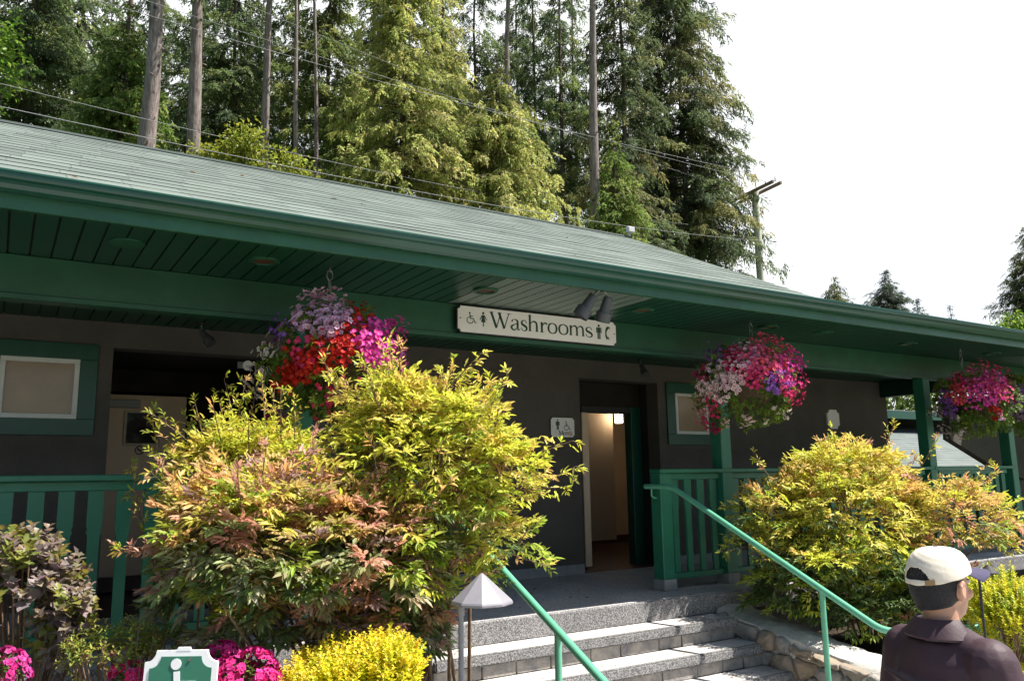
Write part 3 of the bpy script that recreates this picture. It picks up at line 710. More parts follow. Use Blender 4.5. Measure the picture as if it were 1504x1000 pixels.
X0, X1, Z0, Z1 = 3.09, 4.76, 3.02, 3.252
sg = thing('washrooms_sign', ((X0+X1)/2, 5.76, Z0), 'long white Washrooms sign with notched corners fixed to the green beam', 'sign')
W_, H_ = X1-X0, Z1-Z0; YS = 5.745
MB().prism(notched(W_, H_, .028), (X0, YS, Z0), (1, 0, 0), (0, 0, 1), (0, .034, 0)).build('board_edge', M['black'], sg, fixn=True)
MB().prism(notched(W_-.016, H_-.016, .026), (X0+.008, YS-.004, Z0+.008), (1, 0, 0), (0, 0, 1), (0, .0035, 0)).build('board', M['signw'], sg, fixn=True)
ink = Ink((X0, YS-.0045, Z0), (1, 0, 0), (0, 0, 1), (0, -.002, 0))
def sx(zx):   # zoom column (125..1360) on the sign to metres along it
    px = 650+zx*280/1504; return onY(px, 473, YS)[0]-X0
yb = .072; S = .132
word(ink, [('W', sx(370), sx(532)), ('a', sx(530), sx(610)), ('s', sx(612), sx(668)), ('h', sx(668), sx(758)), ('r', sx(758), sx(826)), ('o', sx(824), sx(903)), ('o', sx(908), sx(990)), ('m', sx(990), sx(1120)), ('s', sx(1118), sx(1182))], yb-.006, S)
ink.mb.build('lettering', M['ink'], sg, fixn=True)
for fn, nm, zx, a, b in ((wheelchair, 'wheelchair_symbol', 222, .085, .092), (woman_icon, 'woman_symbol', 319, .065, .125), (man_icon, 'man_symbol', 1228, .055, .135), (phone_icon, 'telephone_symbol', 1293, .055, .125)):
    k = Ink((X0, YS-.0045, Z0), (1, 0, 0), (0, 0, 1), (0, -.002, 0)); fn(k, sx(zx), a, b); k.mb.build(nm, M['ink'], sg, fixn=True)
sc_ = Ink((X0, YS-.0045, Z0), (1, 0, 0), (0, 0, 1), (0, -.003, 0)); sc_.disc((.03, H_*.52), .006); sc_.disc((W_-.03, H_*.5), .006); sc_.mb.build('screw', M['black'], sg, fixn=True)
# men plaque
mp = thing('men_plaque', (5.3, 7.39, 2.28), 'small white plaque with man and wheelchair symbols left of the open doorway', 'sign')
MB().prism(notched(.33, .225, .022), (5.135, 7.385, 2.275), (1, 0, 0), (0, 0, 1), (0, .014, 0)).build('plaque_edge', M['ink'], mp, fixn=True)
MB().prism(notched(.318, .213, .02), (5.141, 7.38, 2.281), (1, 0, 0), (0, 0, 1), (0, .0045, 0)).build('plaque', M['signw'], mp, fixn=True)
ink = Ink((5.135, 7.3795, 2.275), (1, 0, 0), (0, 0, 1), (0, -.002, 0))
word(ink, [('M', .11, .168), ('e', .17, .2), ('n', .2, .24)], .028, .05); ink.disc((.025, .12), .004); ink.disc((.305, .12), .004)
ink.mb.build('lettering', M['ink'], mp, fixn=True)
for fn, nm, a, b, c in ((man_icon, 'man_symbol', .095, .085, .115), (wheelchair, 'wheelchair_symbol', .22, .085, .095)):
    k = Ink((5.135, 7.3795, 2.275), (1, 0, 0), (0, 0, 1), (0, -.002, 0)); fn(k, a, b, c); k.mb.build(nm, M['ink'], mp, fixn=True)
no_smoking((5.135+.268, 7.3795, 2.275+.046), .026, mp, M['red'], 'no_smoking_mark')
op = thing('wall_plaque', (10.03, 7.39, 2.46), 'plain pale plaque with notched corners on the stucco wall above the right shrub', 'sign')
MB().prism(notched(.26, .27, .05), (9.9, 7.375, 2.46), (1, 0, 0), (0, 0, 1), (0, .024, 0)).build('plaque', M['signw'], op, fixn=True)
# green access sign in the front bed, turned to the camera
sp0 = dep(260, 985, 3.3); su = unit(np.array([CR[0], CR[1], 0])); sv = np.array([0, 0, 1.]); swv = -np.cross(su, sv)   # swv points away from the camera
aw, ah = .3, .38; zt_ = dep(260, 958, 3.3)[2]
ao = np.array([sp0[0], sp0[1], zt_-ah])-su*aw/2
av = unit(sv+swv*.12)
asg = thing('access_sign', (sp0[0], sp0[1], .4), 'green sign with white border and wheelchair symbol among the pink azaleas', 'sign')
MB().prism(notched(aw, ah, .045), ao, su, av, swv*.014).prism([(aw*.42, ah-.002), (aw*.62, ah-.002), (aw*.6, ah+.012), (aw*.44, ah+.012)], ao-swv*.001, su, av, swv*.012).build('board', M['signp'], asg, fixn=True)
MB().prism(notched(aw-.045, ah-.045, .045), ao+su*.0225+av*.0225-swv*.0035, su, av, swv*.003).build('green_panel', M['signg'], asg, fixn=True)
ink = Ink(ao-swv*.0042, su, av, -swv*.002); wheelchair(ink, aw*.54, ah*.24, .255); ink.mb.build('wheelchair_symbol', M['signp'], asg, fixn=True)
ink = Ink(ao-swv*.0042, su, av, -swv*.003); ink.disc((aw*.62, ah-.035), .006); ink.mb.build('screw', M['chain'], asg, fixn=True)
c0 = ao+su*aw/2+swv*.03; MB().tube([c0*[1, 1, 0]+[0, 0, .2], c0+av*.3], .014, 8).build('stake', M['pole'], asg)

# ------------------------------------------------------------------ spotlights, sconce, roof floodlight
def spot_head(name, a, d, L, r, m, parent):
    d = unit(np.array(d, float)); a = np.array(a, float)
    return MB().tube([a, a+d*L*.02, a+d*L*.55, a+d*L*.62, a+d*L*.63, a+d*L], [r*.35, r*.55, r*.72, r*.78, r, r*1.0], 18).build(name, m, parent, smooth=True)
ts = onZ(884, 423, ZS)
t = thing('twin_spotlight', ts, 'twin charcoal spotlight hung from the soffit, aimed at the right end of the white sign', 'spotlight')
MB().lathe([(.001, -.02), (.05, -.02), (.055, -.004), (.055, -.001), (.001, -.001)], ts, 20).build('mount_plate', M['green'], t, smooth=True)
pA, pB = ts+[-.07, .01, -.06], ts+[.07, .01, -.06]
MB().tube([ts+[-.02, 0, -.015], pA], .009, 8).tube([ts+[.02, 0, -.015], pB], .009, 8).build('swivel_arm', M['chain'], t, smooth=True)
spot_head('spot_head', pA, (-.45, .3, -.8), .2, .062, M['spot'], t); spot_head('spot_head', pB, (-.05, .35, -.85), .2, .062, M['spot'], t)
for px, py, lab in ((296, 474, 'small dark spotlight under the inner soffit above the left doorway'), (941, 527, 'small dark spotlight under the inner soffit above the open doorway')):
    q = onZ(px, py, 3.17); t = thing('porch_spotlight', q, lab, 'spotlight', 'small spotlights on the inner soffit')
    MB().lathe([(.001, -.015), (.03, -.015), (.03, -.001), (.001, -.001)], q, 14).build('mount_plate', M['black'], t); MB().tube([q+[0, 0, -.01], q+[0, -.005, -.07]], .007, 8).build('swivel_arm', M['chain'], t)
    spot_head('spot_head', q+[0, -.005, -.07], (-.1, -.5, -.7) if px > 500 else (.45, -.35, -.7), .15, .045, M['spot'], t)
q = onY(360, 536, 7.36)
t = thing('emergency_light', q, 'small round emergency lamp head on the wall beside the left flower basket', 'lamp')
q = np.array(q); MB().box(q[0]-.06, q[0]+.02, 7.36, 7.399, q[2]-.03, q[2]+.03).build('housing', M['grey'], t, bevel=.004)
MB().tube([q+[.0, .02, 0], q+[.01, -.05, -.01]], [.03, .045], 16).build('lamp_head', M['porc'], t, smooth=True)
q = np.array((XRE, 8.5, RZ)); t = thing('roof_floodlight', q, 'small white floodlight standing at the right end of the roof ridge', 'floodlight')
MB().tube([q, q+[0, 0, .08]], .015, 8).build('bracket', M['porc'], t); MB().box(q[0]-.07, q[0]+.05, 8.43, 8.5, RZ+.07, RZ+.15).build('lamp_box', M['porc'], t, bevel=.01)

# ------------------------------------------------------------------ path lamps
lb = dep(708, 884, 3.8); la = dep(708, 842, 3.8)
t = thing('path_lamp', (lb[0], lb[1], 0), 'pale grey cone topped path lamp in front of the steps', 'lamp')
rl = 46/FPX*3.8
MB().lathe([(.004, la[2]-lb[2]), (.02, la[2]-lb[2]-.012), (rl*.97, .012), (rl, .004), (rl, -.006), (rl*.93, -.008), (.02, .0)][::-1], (lb[0], lb[1], lb[2]), 9).build('lamp_shade', M['lamp'], t, fixn=True, bevel=.002)
ppx = dep(677, 900, 3.8); MB().tube([(ppx[0], ppx[1], 0), (ppx[0], ppx[1], lb[2]+.0)], .0125, 12).tube([(ppx[0], ppx[1], lb[2]-.06), (ppx[0], ppx[1], lb[2]+.005)], .017, 12).build('lamp_post', M['lampp'], t, smooth=True)
lb = dep(1452, 840, 4.6)
t = thing('path_lamp', (lb[0], lb[1], 0), 'dark slim path lamp beside the golden bush, half behind the cap brim', 'lamp')
MB().lathe([(.02, -.01), (.05, -.008), (.05, .0), (.01, .04)], (lb[0], lb[1], lb[2]), 16).build('lamp_shade', M['black'], t, smooth=True)
pq = dep(1438, 850, 4.6); MB().tube([(pq[0], pq[1], 0), (pq[0], pq[1], lb[2]+.0)], .007, 10).build('lamp_post', M['black'], t, smooth=True)

# ------------------------------------------------------------------ plants
def compound_frond(r, n_side=4, spread=.9):
    """leaflets of one nandina frond: local x forward, y side, z up; returns P,D,L"""
    P, D, L = [], [], []; N = n_side
    def rach(t): return np.array([t, 0, .16*t-.30*t*t])
    for i in range(1, N+1):
        t = .28+.72*i/(N+.3); o = rach(t); 
        for s in (-1, 1):
            ln = (.42*(1-.65*i/(N+1)))*r.uniform(.8, 1.15); d = unit(np.array([.75, s*spread, r.normal(.05, .15)]))
            for k, f in enumerate((.45, .8)):
                for s2 in (-1, 1):
                    P.append(o+d*ln*f); D.append(unit(d+np.array([-d[1], d[0], 0])*s2*.8+[0, 0, r.normal(-.1, .2)])); L.append(r.uniform(.75, 1.1))
            P.append(o+d*ln); D.append(unit(d+[0, 0, r.normal(-.15, .15)])); L.append(r.uniform(.9, 1.2))
    o = rach(1); P.append(o); D.append(unit(np.array([1, 0, -.35]))); L.append(1.15)
    for s in (-1, 1): P.append(o); D.append(unit(np.array([.7, s*.7, -.3]))); L.append(1)
    return np.array(P), np.array(D), np.array(L)
FR = [compound_frond(np.random.default_rng(i), 3+(i % 2), .8+.1*(i % 3)) for i in range(8)]
def put_frond(B, o, d, size, leaf, col, twist=0, lw=.32, cj=.16, tipcol=None):
    P, D, L = FR[rng.integers(len(FR))]; n = len(P)
    d, s, u = (a[0] for a in frames(np.array([d], float), twist=np.array([twist])))
    M3 = np.stack([d, s, u]); 
    c = jit(col, n, cj, .07)
    if tipcol is not None:
        w = np.clip((P[:, :1]-.35)*1.3, 0, 1)*rng.uniform(.3, 1); c = c*(1-w)+jit(tipcol, n, cj, .05)*w
    leaves(B, o+(P*size)@M3, D@M3+rng.normal(0, .18, (n, 3)), L*leaf*rng.uniform(.75, 1.2, n), L*leaf*lw*rng.uniform(.8, 1.2, n), c, twist=rng.normal(0, .5, n))
def nandina(name, base, centers, label, palette, nfr, leaf=.065, size=.26, seed=1, stemn=14, shoots=()):
    """centers: list of (centre, radii, weight)"""
    global rng
    rng = np.random.default_rng(seed); B = Batch(); t = thing(name, base, label, 'shrub'); sm = MB(); W = np.array([c[2] for c in centers], float); W /= W.sum()
    for k in range(nfr):
        c, r, _ = centers[rng.choice(len(centers), p=W)]; c = np.array(c); r = np.array(r)
        v = unit(rng.normal(0, 1, 3)); 
        if v[2] < -.55: v[2] *= -1
        rad = rng.uniform(.35, 1)**.5; o = c+v*r*rad
        d = unit(v*[1, 1, .45]+[0, 0, .35*max(0, v[2])-.1]+rng.normal(0, .3, 3)); h = v[2]*rad
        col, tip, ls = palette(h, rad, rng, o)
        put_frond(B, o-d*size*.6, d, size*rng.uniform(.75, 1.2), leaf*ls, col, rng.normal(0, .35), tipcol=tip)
        if k % 3 == 0: sm.tube([o-d*size*.7, o-d*size*.15, o+d*size*.25-[0, 0, .01]], [.004, .003, .0015], 4, False)
    shoots = list(shoots)
    for k in range(34):            # thin wayward shoots all round the crown
        c, r, _ = centers[rng.choice(len(centers), p=W)]; v = unit(rng.normal(0, 1, 3)); v[2] = abs(v[2])*.9+.1
        shoots.append((np.array(c)+v*np.array(r)*.9, unit(v*[.8, .8, .5]+[0, 0, .55]+rng.normal(0, .2, 3)), rng.choice([1.4, 2, 2.6])))
    for (o, d, n) in shoots:       # upright young shoots standing clear of the mass
        o = np.array(o, float); d = unit(np.array(d, float)); L = .12*n
        sm.tube([o, o+d*L*.5, o+d*L], [.004, .003, .0015], 5, False)
        nn = int(n*4)
        for i in range(nn):
            f = (i+1)/nn; col, tip, ls = palette(1.2, 1, rng, o+d*L*f); tw = unit(d*.7+rng.normal(0, .6, 3)); tl = rng.uniform(.04, .11)*(1.15-.6*f); m = 5 if rng.random() < .6 else 3
            q = np.linspace(.35, 1, m)[:, None]; P = o+d*L*f+tw*tl*q; sd = unit(np.cross(tw, rng.normal(0, 1, 3)))
            D = unit(tw*.8+sd*np.where(np.arange(m) % 2, 1, -1)[:, None]*np.where(np.arange(m) == m-1, 0, .8)[:, None]+rng.normal(0, .15, (m, 3)))
            cc = jit(col if tip is None or rng.random() < .5 else tip, m, .15); leaves(B, P, D, leaf*rng.uniform(.6, 1, m), leaf*.27*rng.uniform(.8, 1.2, m), cc, rng.normal(0, .6, m))
            sm.tube([o+d*L*f, o+d*L*f+tw*tl], [.0016, .001], 4, False)
    base = np.array(base)
    for i in range(stemn):
        c, r, _ = centers[rng.choice(len(centers), p=W)]; e = np.array(c)+np.array(r)*rng.uniform(-.6, .6, 3); b0 = base+[rng.normal(0, .13), rng.normal(0, .13), 0]
        sm.tube([b0, b0*.5+e*.5+[0, 0, .08], e], [.012, .009, .005], 6, False)
    B.build('foliage', M['leaf'], t); sm.build('stems', M['stem'], t, smooth=True)
    return t
YG, LG, DG, OR, PK, PU, GO = (.6, .62, .07), (.35, .44, .06), (.12, .185, .05), (.74, .46, .17), (.6, .32, .22), (.34, .22, .2), (.7, .62, .13)
def pick(r, opts):
    w = np.array([o[1] for o in opts], float); return opts[r.choice(len(opts), p=w/w.sum())][0]
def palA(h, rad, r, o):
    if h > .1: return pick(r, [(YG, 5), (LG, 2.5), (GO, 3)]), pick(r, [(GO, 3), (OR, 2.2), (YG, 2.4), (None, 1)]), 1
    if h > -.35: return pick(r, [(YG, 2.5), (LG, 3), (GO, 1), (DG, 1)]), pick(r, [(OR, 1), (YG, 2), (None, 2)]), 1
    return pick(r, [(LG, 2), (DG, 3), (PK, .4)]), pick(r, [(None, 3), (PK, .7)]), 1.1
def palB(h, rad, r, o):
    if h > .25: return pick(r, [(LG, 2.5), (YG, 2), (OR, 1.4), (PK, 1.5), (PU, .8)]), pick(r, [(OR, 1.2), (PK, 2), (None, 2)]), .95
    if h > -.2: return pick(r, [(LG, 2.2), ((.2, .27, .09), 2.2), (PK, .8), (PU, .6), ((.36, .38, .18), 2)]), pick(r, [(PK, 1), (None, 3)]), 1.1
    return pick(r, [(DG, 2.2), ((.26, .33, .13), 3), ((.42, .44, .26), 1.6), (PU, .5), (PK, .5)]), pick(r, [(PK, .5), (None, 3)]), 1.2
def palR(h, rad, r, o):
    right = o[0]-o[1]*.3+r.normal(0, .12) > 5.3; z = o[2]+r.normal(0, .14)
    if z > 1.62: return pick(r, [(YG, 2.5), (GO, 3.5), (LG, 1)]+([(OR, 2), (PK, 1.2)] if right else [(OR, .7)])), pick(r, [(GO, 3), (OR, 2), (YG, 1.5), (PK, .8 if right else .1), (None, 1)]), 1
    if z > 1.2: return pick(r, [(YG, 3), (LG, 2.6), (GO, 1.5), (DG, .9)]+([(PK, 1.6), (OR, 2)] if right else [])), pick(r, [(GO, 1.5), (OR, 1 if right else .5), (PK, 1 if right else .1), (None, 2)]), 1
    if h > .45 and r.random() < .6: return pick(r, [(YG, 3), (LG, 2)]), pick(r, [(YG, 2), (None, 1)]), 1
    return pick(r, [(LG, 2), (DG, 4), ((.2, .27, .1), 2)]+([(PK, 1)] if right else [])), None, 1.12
D3 = dep
def ctr(px, py, D, r): p = D3(px, py, D); return (p, r)
cA = [(D3(622, 695, 4.35), (.38, .4, .44), 5), (D3(578, 625, 4.45), (.22, .28, .22), 1.8), (D3(730, 700, 4.25), (.2, .22, .2), .9), (D3(680, 640, 4.3), (.22, .25, .2), 1.2), (D3(620, 800, 4.3), (.36, .35, .3), 2), (D3(740, 790, 4.2), (.16, .18, .12), .5)]
shA = [(D3(640, 590, 4.3), D3(712, 512, 4.2)-D3(640, 590, 4.3), 3), (D3(590, 570, 4.4), D3(585, 525, 4.4)-D3(590, 580, 4.4), 2), (D3(500, 590, 4.4), D3(478, 535, 4.35)-D3(500, 590, 4.4), 2), (D3(725, 640, 4.3), D3(738, 570, 4.3)-D3(725, 640, 4.3), 2),
       (D3(750, 680, 4.2), D3(822, 664, 4.1)-D3(750, 690, 4.2), 3), (D3(760, 730, 4.2), D3(835, 690, 4.1)-D3(760, 730, 4.2), 3), (D3(740, 810, 4.1), D3(800, 830, 4.0)-D3(740, 810, 4.1), 2), (D3(545, 570, 4.4), D3(556, 528, 4.4)-D3(545, 570, 4.4), 2), (D3(740, 720, 4.2), D3(832, 715, 4.1)-D3(740, 720, 4.2), 3)]
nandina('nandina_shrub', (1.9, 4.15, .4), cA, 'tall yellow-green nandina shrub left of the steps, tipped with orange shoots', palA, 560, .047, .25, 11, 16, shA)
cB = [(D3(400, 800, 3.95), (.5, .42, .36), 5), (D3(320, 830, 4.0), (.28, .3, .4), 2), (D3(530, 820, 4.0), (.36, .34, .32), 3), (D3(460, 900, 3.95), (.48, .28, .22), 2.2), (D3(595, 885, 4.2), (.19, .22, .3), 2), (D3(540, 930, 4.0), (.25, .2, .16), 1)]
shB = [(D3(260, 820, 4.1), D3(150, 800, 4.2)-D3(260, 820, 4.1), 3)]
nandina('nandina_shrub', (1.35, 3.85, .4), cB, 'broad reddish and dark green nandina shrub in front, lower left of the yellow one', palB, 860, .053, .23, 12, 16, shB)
cC = [(D3(350, 690, 4.7), (.31, .36, .22), 4), (D3(410, 690, 4.7), (.2, .28, .2), 2), (D3(310, 765, 4.6), (.22, .28, .26), 2)]
shC = [(D3(240, 720, 4.6), D3(225, 620, 4.7)-D3(240, 720, 4.6), 4), (D3(300, 650, 4.7), D3(285, 585, 4.7)-D3(300, 650, 4.7), 2), (D3(350, 640, 4.7), D3(330, 560, 4.8)-D3(350, 640, 4.7), 3), (D3(390, 640, 4.7), D3(385, 555, 4.8)-D3(390, 640, 4.7), 3), (D3(215, 800, 4.6), D3(195, 700, 4.7)-D3(215, 800, 4.6), 4)]
nandina('nandina_shrub', (1.1, 4.75, .4), cC, 'pale yellow nandina shrub with thin loose shoots standing against the left porch railing', palA, 270, .045, .24, 13, 12, shC)
cR = [(D3(1255, 775, 7.2), (.82, .6, .56), 5), (D3(1245, 704, 7.3), (.52, .5, .29), 2.4), (D3(1400, 770, 7.2), (.6, .45, .36), 2.5), (D3(1150, 770, 7.2), (.35, .4, .4), 1.5), (D3(1200, 840, 7.0), (.5, .4, .3), 1.6), (D3(1330, 860, 7.0), (.55, .4, .35), 1.8), (D3(1150, 870, 7.0), (.22, .3, .16), .6), (D3(1260, 885, 6.95), (.5, .35, .26), 2.2), (D3(1370, 880, 7.0), (.45, .35, .3), 1.6), (D3(1225, 825, 6.75), (.42, .25, .12), 1.4)]
shR = [(D3(1230, 670, 7.2), D3(1222, 628, 7.2)-D3(1230, 680, 7.2), 2), (D3(1300, 660, 7.2), D3(1310, 630, 7.2)-D3(1300, 660, 7.2), 2), (D3(1420, 730, 7.2), D3(1450, 680, 7.2)-D3(1420, 730, 7.2), 3), (D3(1350, 690, 7.2), D3(1375, 648, 7.2)-D3(1350, 690, 7.2), 3), (D3(1440, 770, 7.1), D3(1490, 755, 7.1)-D3(1440, 770, 7.1), 3), (D3(1110, 800, 7.1), D3(1062, 810, 7.0)-D3(1110, 800, 7.1), 3), (D3(1130, 700, 7.2), D3(1105, 665, 7.2)-D3(1130, 700, 7.2), 2)]
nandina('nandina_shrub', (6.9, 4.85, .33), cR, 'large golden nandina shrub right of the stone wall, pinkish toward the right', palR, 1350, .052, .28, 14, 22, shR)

def rosette_shrub(name, base, centers, label, cat, n, leafL, cols, seed, tip=None, lob=False, per=9, stem_c='stem', lw=.4):
    global rng
    rng = np.random.default_rng(seed); B = Batch(); t = thing(name, base, label, cat); sm = MB(); W = np.array([c[2] for c in centers], float); W /= W.sum(); base = np.array(base, float)
    for k in range(n):
        c, r, _ = centers[rng.choice(len(centers), p=W)]; v = unit(rng.normal(0, 1, 3)); v[2] = abs(v[2])*1.0 if rng.random() < .8 else v[2]
        o = np.array(c)+v*np.array(r)*rng.uniform(.3, 1)**.4; ax = unit(v*[1, 1, .5]+[0, 0, .7]+rng.normal(0, .2, 3)); m = per
        ang = np.arange(m)*2.4+rng.uniform(0, 6); D, S, N = (a[0] for a in frames(ax[None])); 
        dirs = np.cos(ang)[:, None]*S+np.sin(ang)[:, None]*N+D*np.linspace(.15, 1.1, m)[:, None]; P = o+D*np.linspace(-.05, .02, m)[:, None]*leafL/.04
        cc = jit(pick(rng, cols), m, .17, .07)
        if tip is not None: w = (np.linspace(0, 1, m)[:, None]**3)*rng.uniform(0, 1); cc = cc*(1-w)+np.array(tip)*w
        L = leafL*rng.uniform(.7, 1.15, m)*np.linspace(1.1, .6, m)
        if lob: lobed(B, P, dirs, L*1.25, cc, rng.normal(0, .4, m))
        else: leaves(B, P, dirs, L, L*lw, cc, rng.normal(0, .4, m))
        if k % 4 == 0: sm.tube([base+[rng.normal(0, .06), rng.normal(0, .06), 0], (base+o)/2+[0, 0, .03], o], [.007, .005, .003], 5, False)
    B.build('foliage', M['leaf'], t); sm.build('stems', M['stem'], t)
    return t
def gb(px, py, D): p = D3(px, py, D); return (p[0], p[1], .38)
rosette_shrub('ninebark_shrub', gb(40, 900, 3.9), [(D3(30, 880, 3.9), (.3, .28, .34), 4), (D3(95, 920, 3.85), (.14, .18, .25), 1.5), (D3(0, 830, 3.95), (.2, .2, .12), 1)],
              'purple-grey lobed leaf bush with bronze tips at the left edge', 'shrub', 230, .05, [((.3, .24, .225), 4), ((.4, .34, .31), 2.5), ((.17, .11, .1), 1.6), ((.26, .29, .07), 2.4)], 21, (.3, .24, .04), True, 9)
rosette_shrub('azalea_bush', gb(190, 960, 3.5), [(D3(165, 965, 3.55), (.22, .2, .16), 3), (D3(240, 950, 3.75), (.14, .16, .13), 1.5)], 'low yellow-green azalea bush between the purple bush and the green sign', 'shrub', 190, .032, [((.28, .33, .05), 3), ((.2, .28, .05), 2), ((.36, .36, .06), 2), ((.3, .13, .1), .8)], 22, (.4, .42, .08), False, 9)
FLP = {}
def flower_parts(t, kind, P, N, big, col, cen):
    ms = FLP.get(kind)
    for i in range(len(P)):
        key = (kind, i % 3)
        if key not in FLP:
            B = Batch(); flowers(B, np.zeros((1, 3)), np.array([[0, 0, 1.]]), np.array([.0195*big]), jit(col, 1, .12, .05), np.array(cen))
            o = B.build('flower', M['petal'], t, origin=None); o.data.transform(Matrix.Translation(tuple(wloc(t)))); FLP[key] = o
        else: o = FLP[key].copy(); COL.objects.link(o); o.parent = t
        o.location = tuple(P[i]-wloc(t)); o.rotation_euler = Vector(tuple(N[i])).to_track_quat('Z', 'Y').to_euler(); k = rng.uniform(.85, 1.15); o.scale = (k, k, k)
def azalea(base, centers, label, seed, nf, col, col2, nl):
    global rng
    t = rosette_shrub('azalea_bush', base, centers, label, 'shrub', nl, .034, [((.1, .16, .04), 3), ((.18, .24, .05), 2)], seed)
    B = Batch(); W = np.array([c[2] for c in centers], float); W /= W.sum(); P, N = [], []
    for k in range(nf//7):
        c, r, _ = centers[rng.choice(len(centers), p=W)]; v = unit(rng.normal(0, 1, 3)); v[2] = abs(v[2]); o = np.array(c)+v*np.array(r)*1.02
        for i in range(7):
            q = unit(v+rng.normal(0, .55, 3)); P.append(o+q*.035); N.append(q)
    P = np.array(P); N = np.array(N); n = len(P); w = rng.random((n, 1)); sel = rng.permutation(n)[:min(90, n)]; r_ = np.setdiff1d(np.arange(n), sel)
    if len(r_): flowers(B, P[r_], N[r_], rng.uniform(.013, .019, len(r_)), (jit(col, n, .15)*w+jit(col2, n, .15)*(1-w))[r_], np.array((.5, .01, .1))); tag(B.build('pink_blooms', M['petal'], t), kind='stuff')
    h = len(sel)//2; flower_parts(t, 'az%d' % seed, P[sel[:h]], N[sel[:h]], .72, col, (.5, .01, .1)); flower_parts(t, 'bz%d' % seed, P[sel[h:]], N[sel[h:]], .72, col2, (.5, .01, .1)); return t
azalea(gb(365, 1010, 3.45), [(D3(365, 1003, 3.45), (.12, .1, .11), 4), (D3(325, 985, 3.52), (.07, .08, .09), 1.6), (D3(392, 1015, 3.4), (.04, .06, .06), 1)], 'hot pink azalea in bloom right of the green access sign', 23, 700, (.8, .02, .2), (.85, .1, .45), 60)
azalea(gb(186, 1010, 3.5), [(D3(187, 1000, 3.5), (.05, .05, .06), 1)], 'small cluster of hot pink azalea blooms left of the green access sign', 24, 110, (.8, .02, .14), (.85, .12, .36), 16)
azalea(gb(0, 1010, 3.3), [(D3(-4, 995, 3.3), (.09, .09, .09), 1)], 'magenta azalea in the bottom left corner under the purple bush', 25, 220, (.5, .01, .2), (.6, .1, .4), 30)
def gold_shrub(name, base, centers, label, n, seed, cols, tip, Ls=.16):
    global rng
    rng = np.random.default_rng(seed); B = Batch(); t = thing(name, base, label, 'shrub'); sm = MB(); W = np.array([c[2] for c in centers], float); W /= W.sum(); base = np.array(base, float)
    for k in range(n):
        c, r, _ = centers[rng.choice(len(centers), p=W)]; v = unit(rng.normal(0, 1, 3)); v[2] = abs(v[2]) if rng.random() < .8 else v[2]
        o = np.array(c)+v*np.array(r)*rng.uniform(.3, 1)**.4; ax = unit(v*[.6, .6, .3]+[0, 0, 1]+rng.normal(0, .16, 3)); m = 22; L = Ls*rng.uniform(.5, 1.1)
        f = np.linspace(0, 1, m); ang = np.arange(m)*2.4; D, S, N = (a[0] for a in frames(ax[None]))
        dirs = np.cos(ang)[:, None]*S+np.sin(ang)[:, None]*N+D*.9; P = o+D*(f*L-L*.4)[:, None]
        cc = jit(pick(rng, cols), m, .14, .05); w = f[:, None]**4*rng.uniform(.2, 1); cc = cc*(1-w)+np.array(tip)*w
        leaves(B, P, dirs, .028*(1.15-.6*f)*rng.uniform(.8, 1.2, m), .0165*(1.15-.5*f), cc, rng.normal(0, .4, m))
        if k % 5 == 0: sm.tube([base+[rng.normal(0, .05), rng.normal(0, .05), 0], o-D*L*.4, o+D*L*.5], [.005, .003, .001], 4, False)
    B.build('foliage', M['leaf'], t); sm.build('stems', M['stem'], t); return t
gold_shrub('golden_shrub', gb(520, 1000, 3.5), [(D3(510, 1010, 3.5), (.27, .22, .14), 4), (D3(570, 997, 3.5), (.13, .15, .15), 2)], 'bright yellow spiky shrub at the foot of the nandinas, left of the lamp', 620, 31, [((.8, .77, .03), 4), ((.62, .68, .035), 2.5), ((.82, .68, .04), .7)], (.82, .52, .06))
gold_shrub('golden_shrub', gb(1480, 940, 5.4), [(D3(1478, 905, 5.4), (.34, .3, .28), 1), (D3(1505, 930, 5.2), (.3, .3, .28), 1)], 'rounded golden bush at the right edge behind the man', 520, 32, [((.5, .55, .03), 3), ((.62, .58, .03), 3), ((.25, .34, .03), 1.5)], (.7, .6, .05), .14)

rng = np.random.default_rng(91); B = Batch(); P, C = [], []
for y, z in list(zip(ys, zt)):
    for k in range(16):
        xx = 2.65+2.8*rng.random()**1.6; P.append((xx, y+.07+rng.random()*.2, z+.004)); C.append(pick(rng, [((.2, .11, .04), 2), ((.3, .2, .07), 2), ((.3, .3, .06), 1), ((.5, .1, .2), .5)]))
for k in range(26): P.append((2.8+rng.random()*2.6, 5.5+rng.random()*1.2, ZF+.004)); C.append((.16, .1, .05))
P = np.array(P); n = len(P); A_ = rng.uniform(0, 6.28, n); leaves(B, P, np.stack([np.cos(A_), np.sin(A_), rng.uniform(0, .15, n)], 1), rng.uniform(.018, .045, n), rng.uniform(.008, .016, n), np.array(C), rng.normal(0, .15, n))
tag(B.build('leaf_litter', M['leaf']), 'scattered dry leaves lying on the steps and porch floor', 'leaf litter', kind='stuff')
rng = np.random.default_rng(92); B = Batch(); P, C = [], []
for k in range(28):
    t_ = rng.random()**1.3; xx = -1+8*rng.random(); P.append((xx, EY+RUN*t_, EZ+SL*RUN*t_+.012)); C.append(pick(rng, [((.2, .1, .04), 2), ((.1, .07, .04), 3), ((.16, .16, .06), 1)]))
P = np.array(P); n = len(P); A_ = rng.uniform(0, 6.28, n); leaves(B, P, np.stack([np.cos(A_), np.sin(A_)*.9, np.sin(A_)*.41+.03], 1), rng.uniform(.02, .07, n), rng.uniform(.008, .018, n), np.array(C), rng.normal(0, .15, n))
tag(B.build('needle_litter', M['leaf']), 'brown needles and twigs scattered over the green roof', 'leaf litter', kind='stuff')
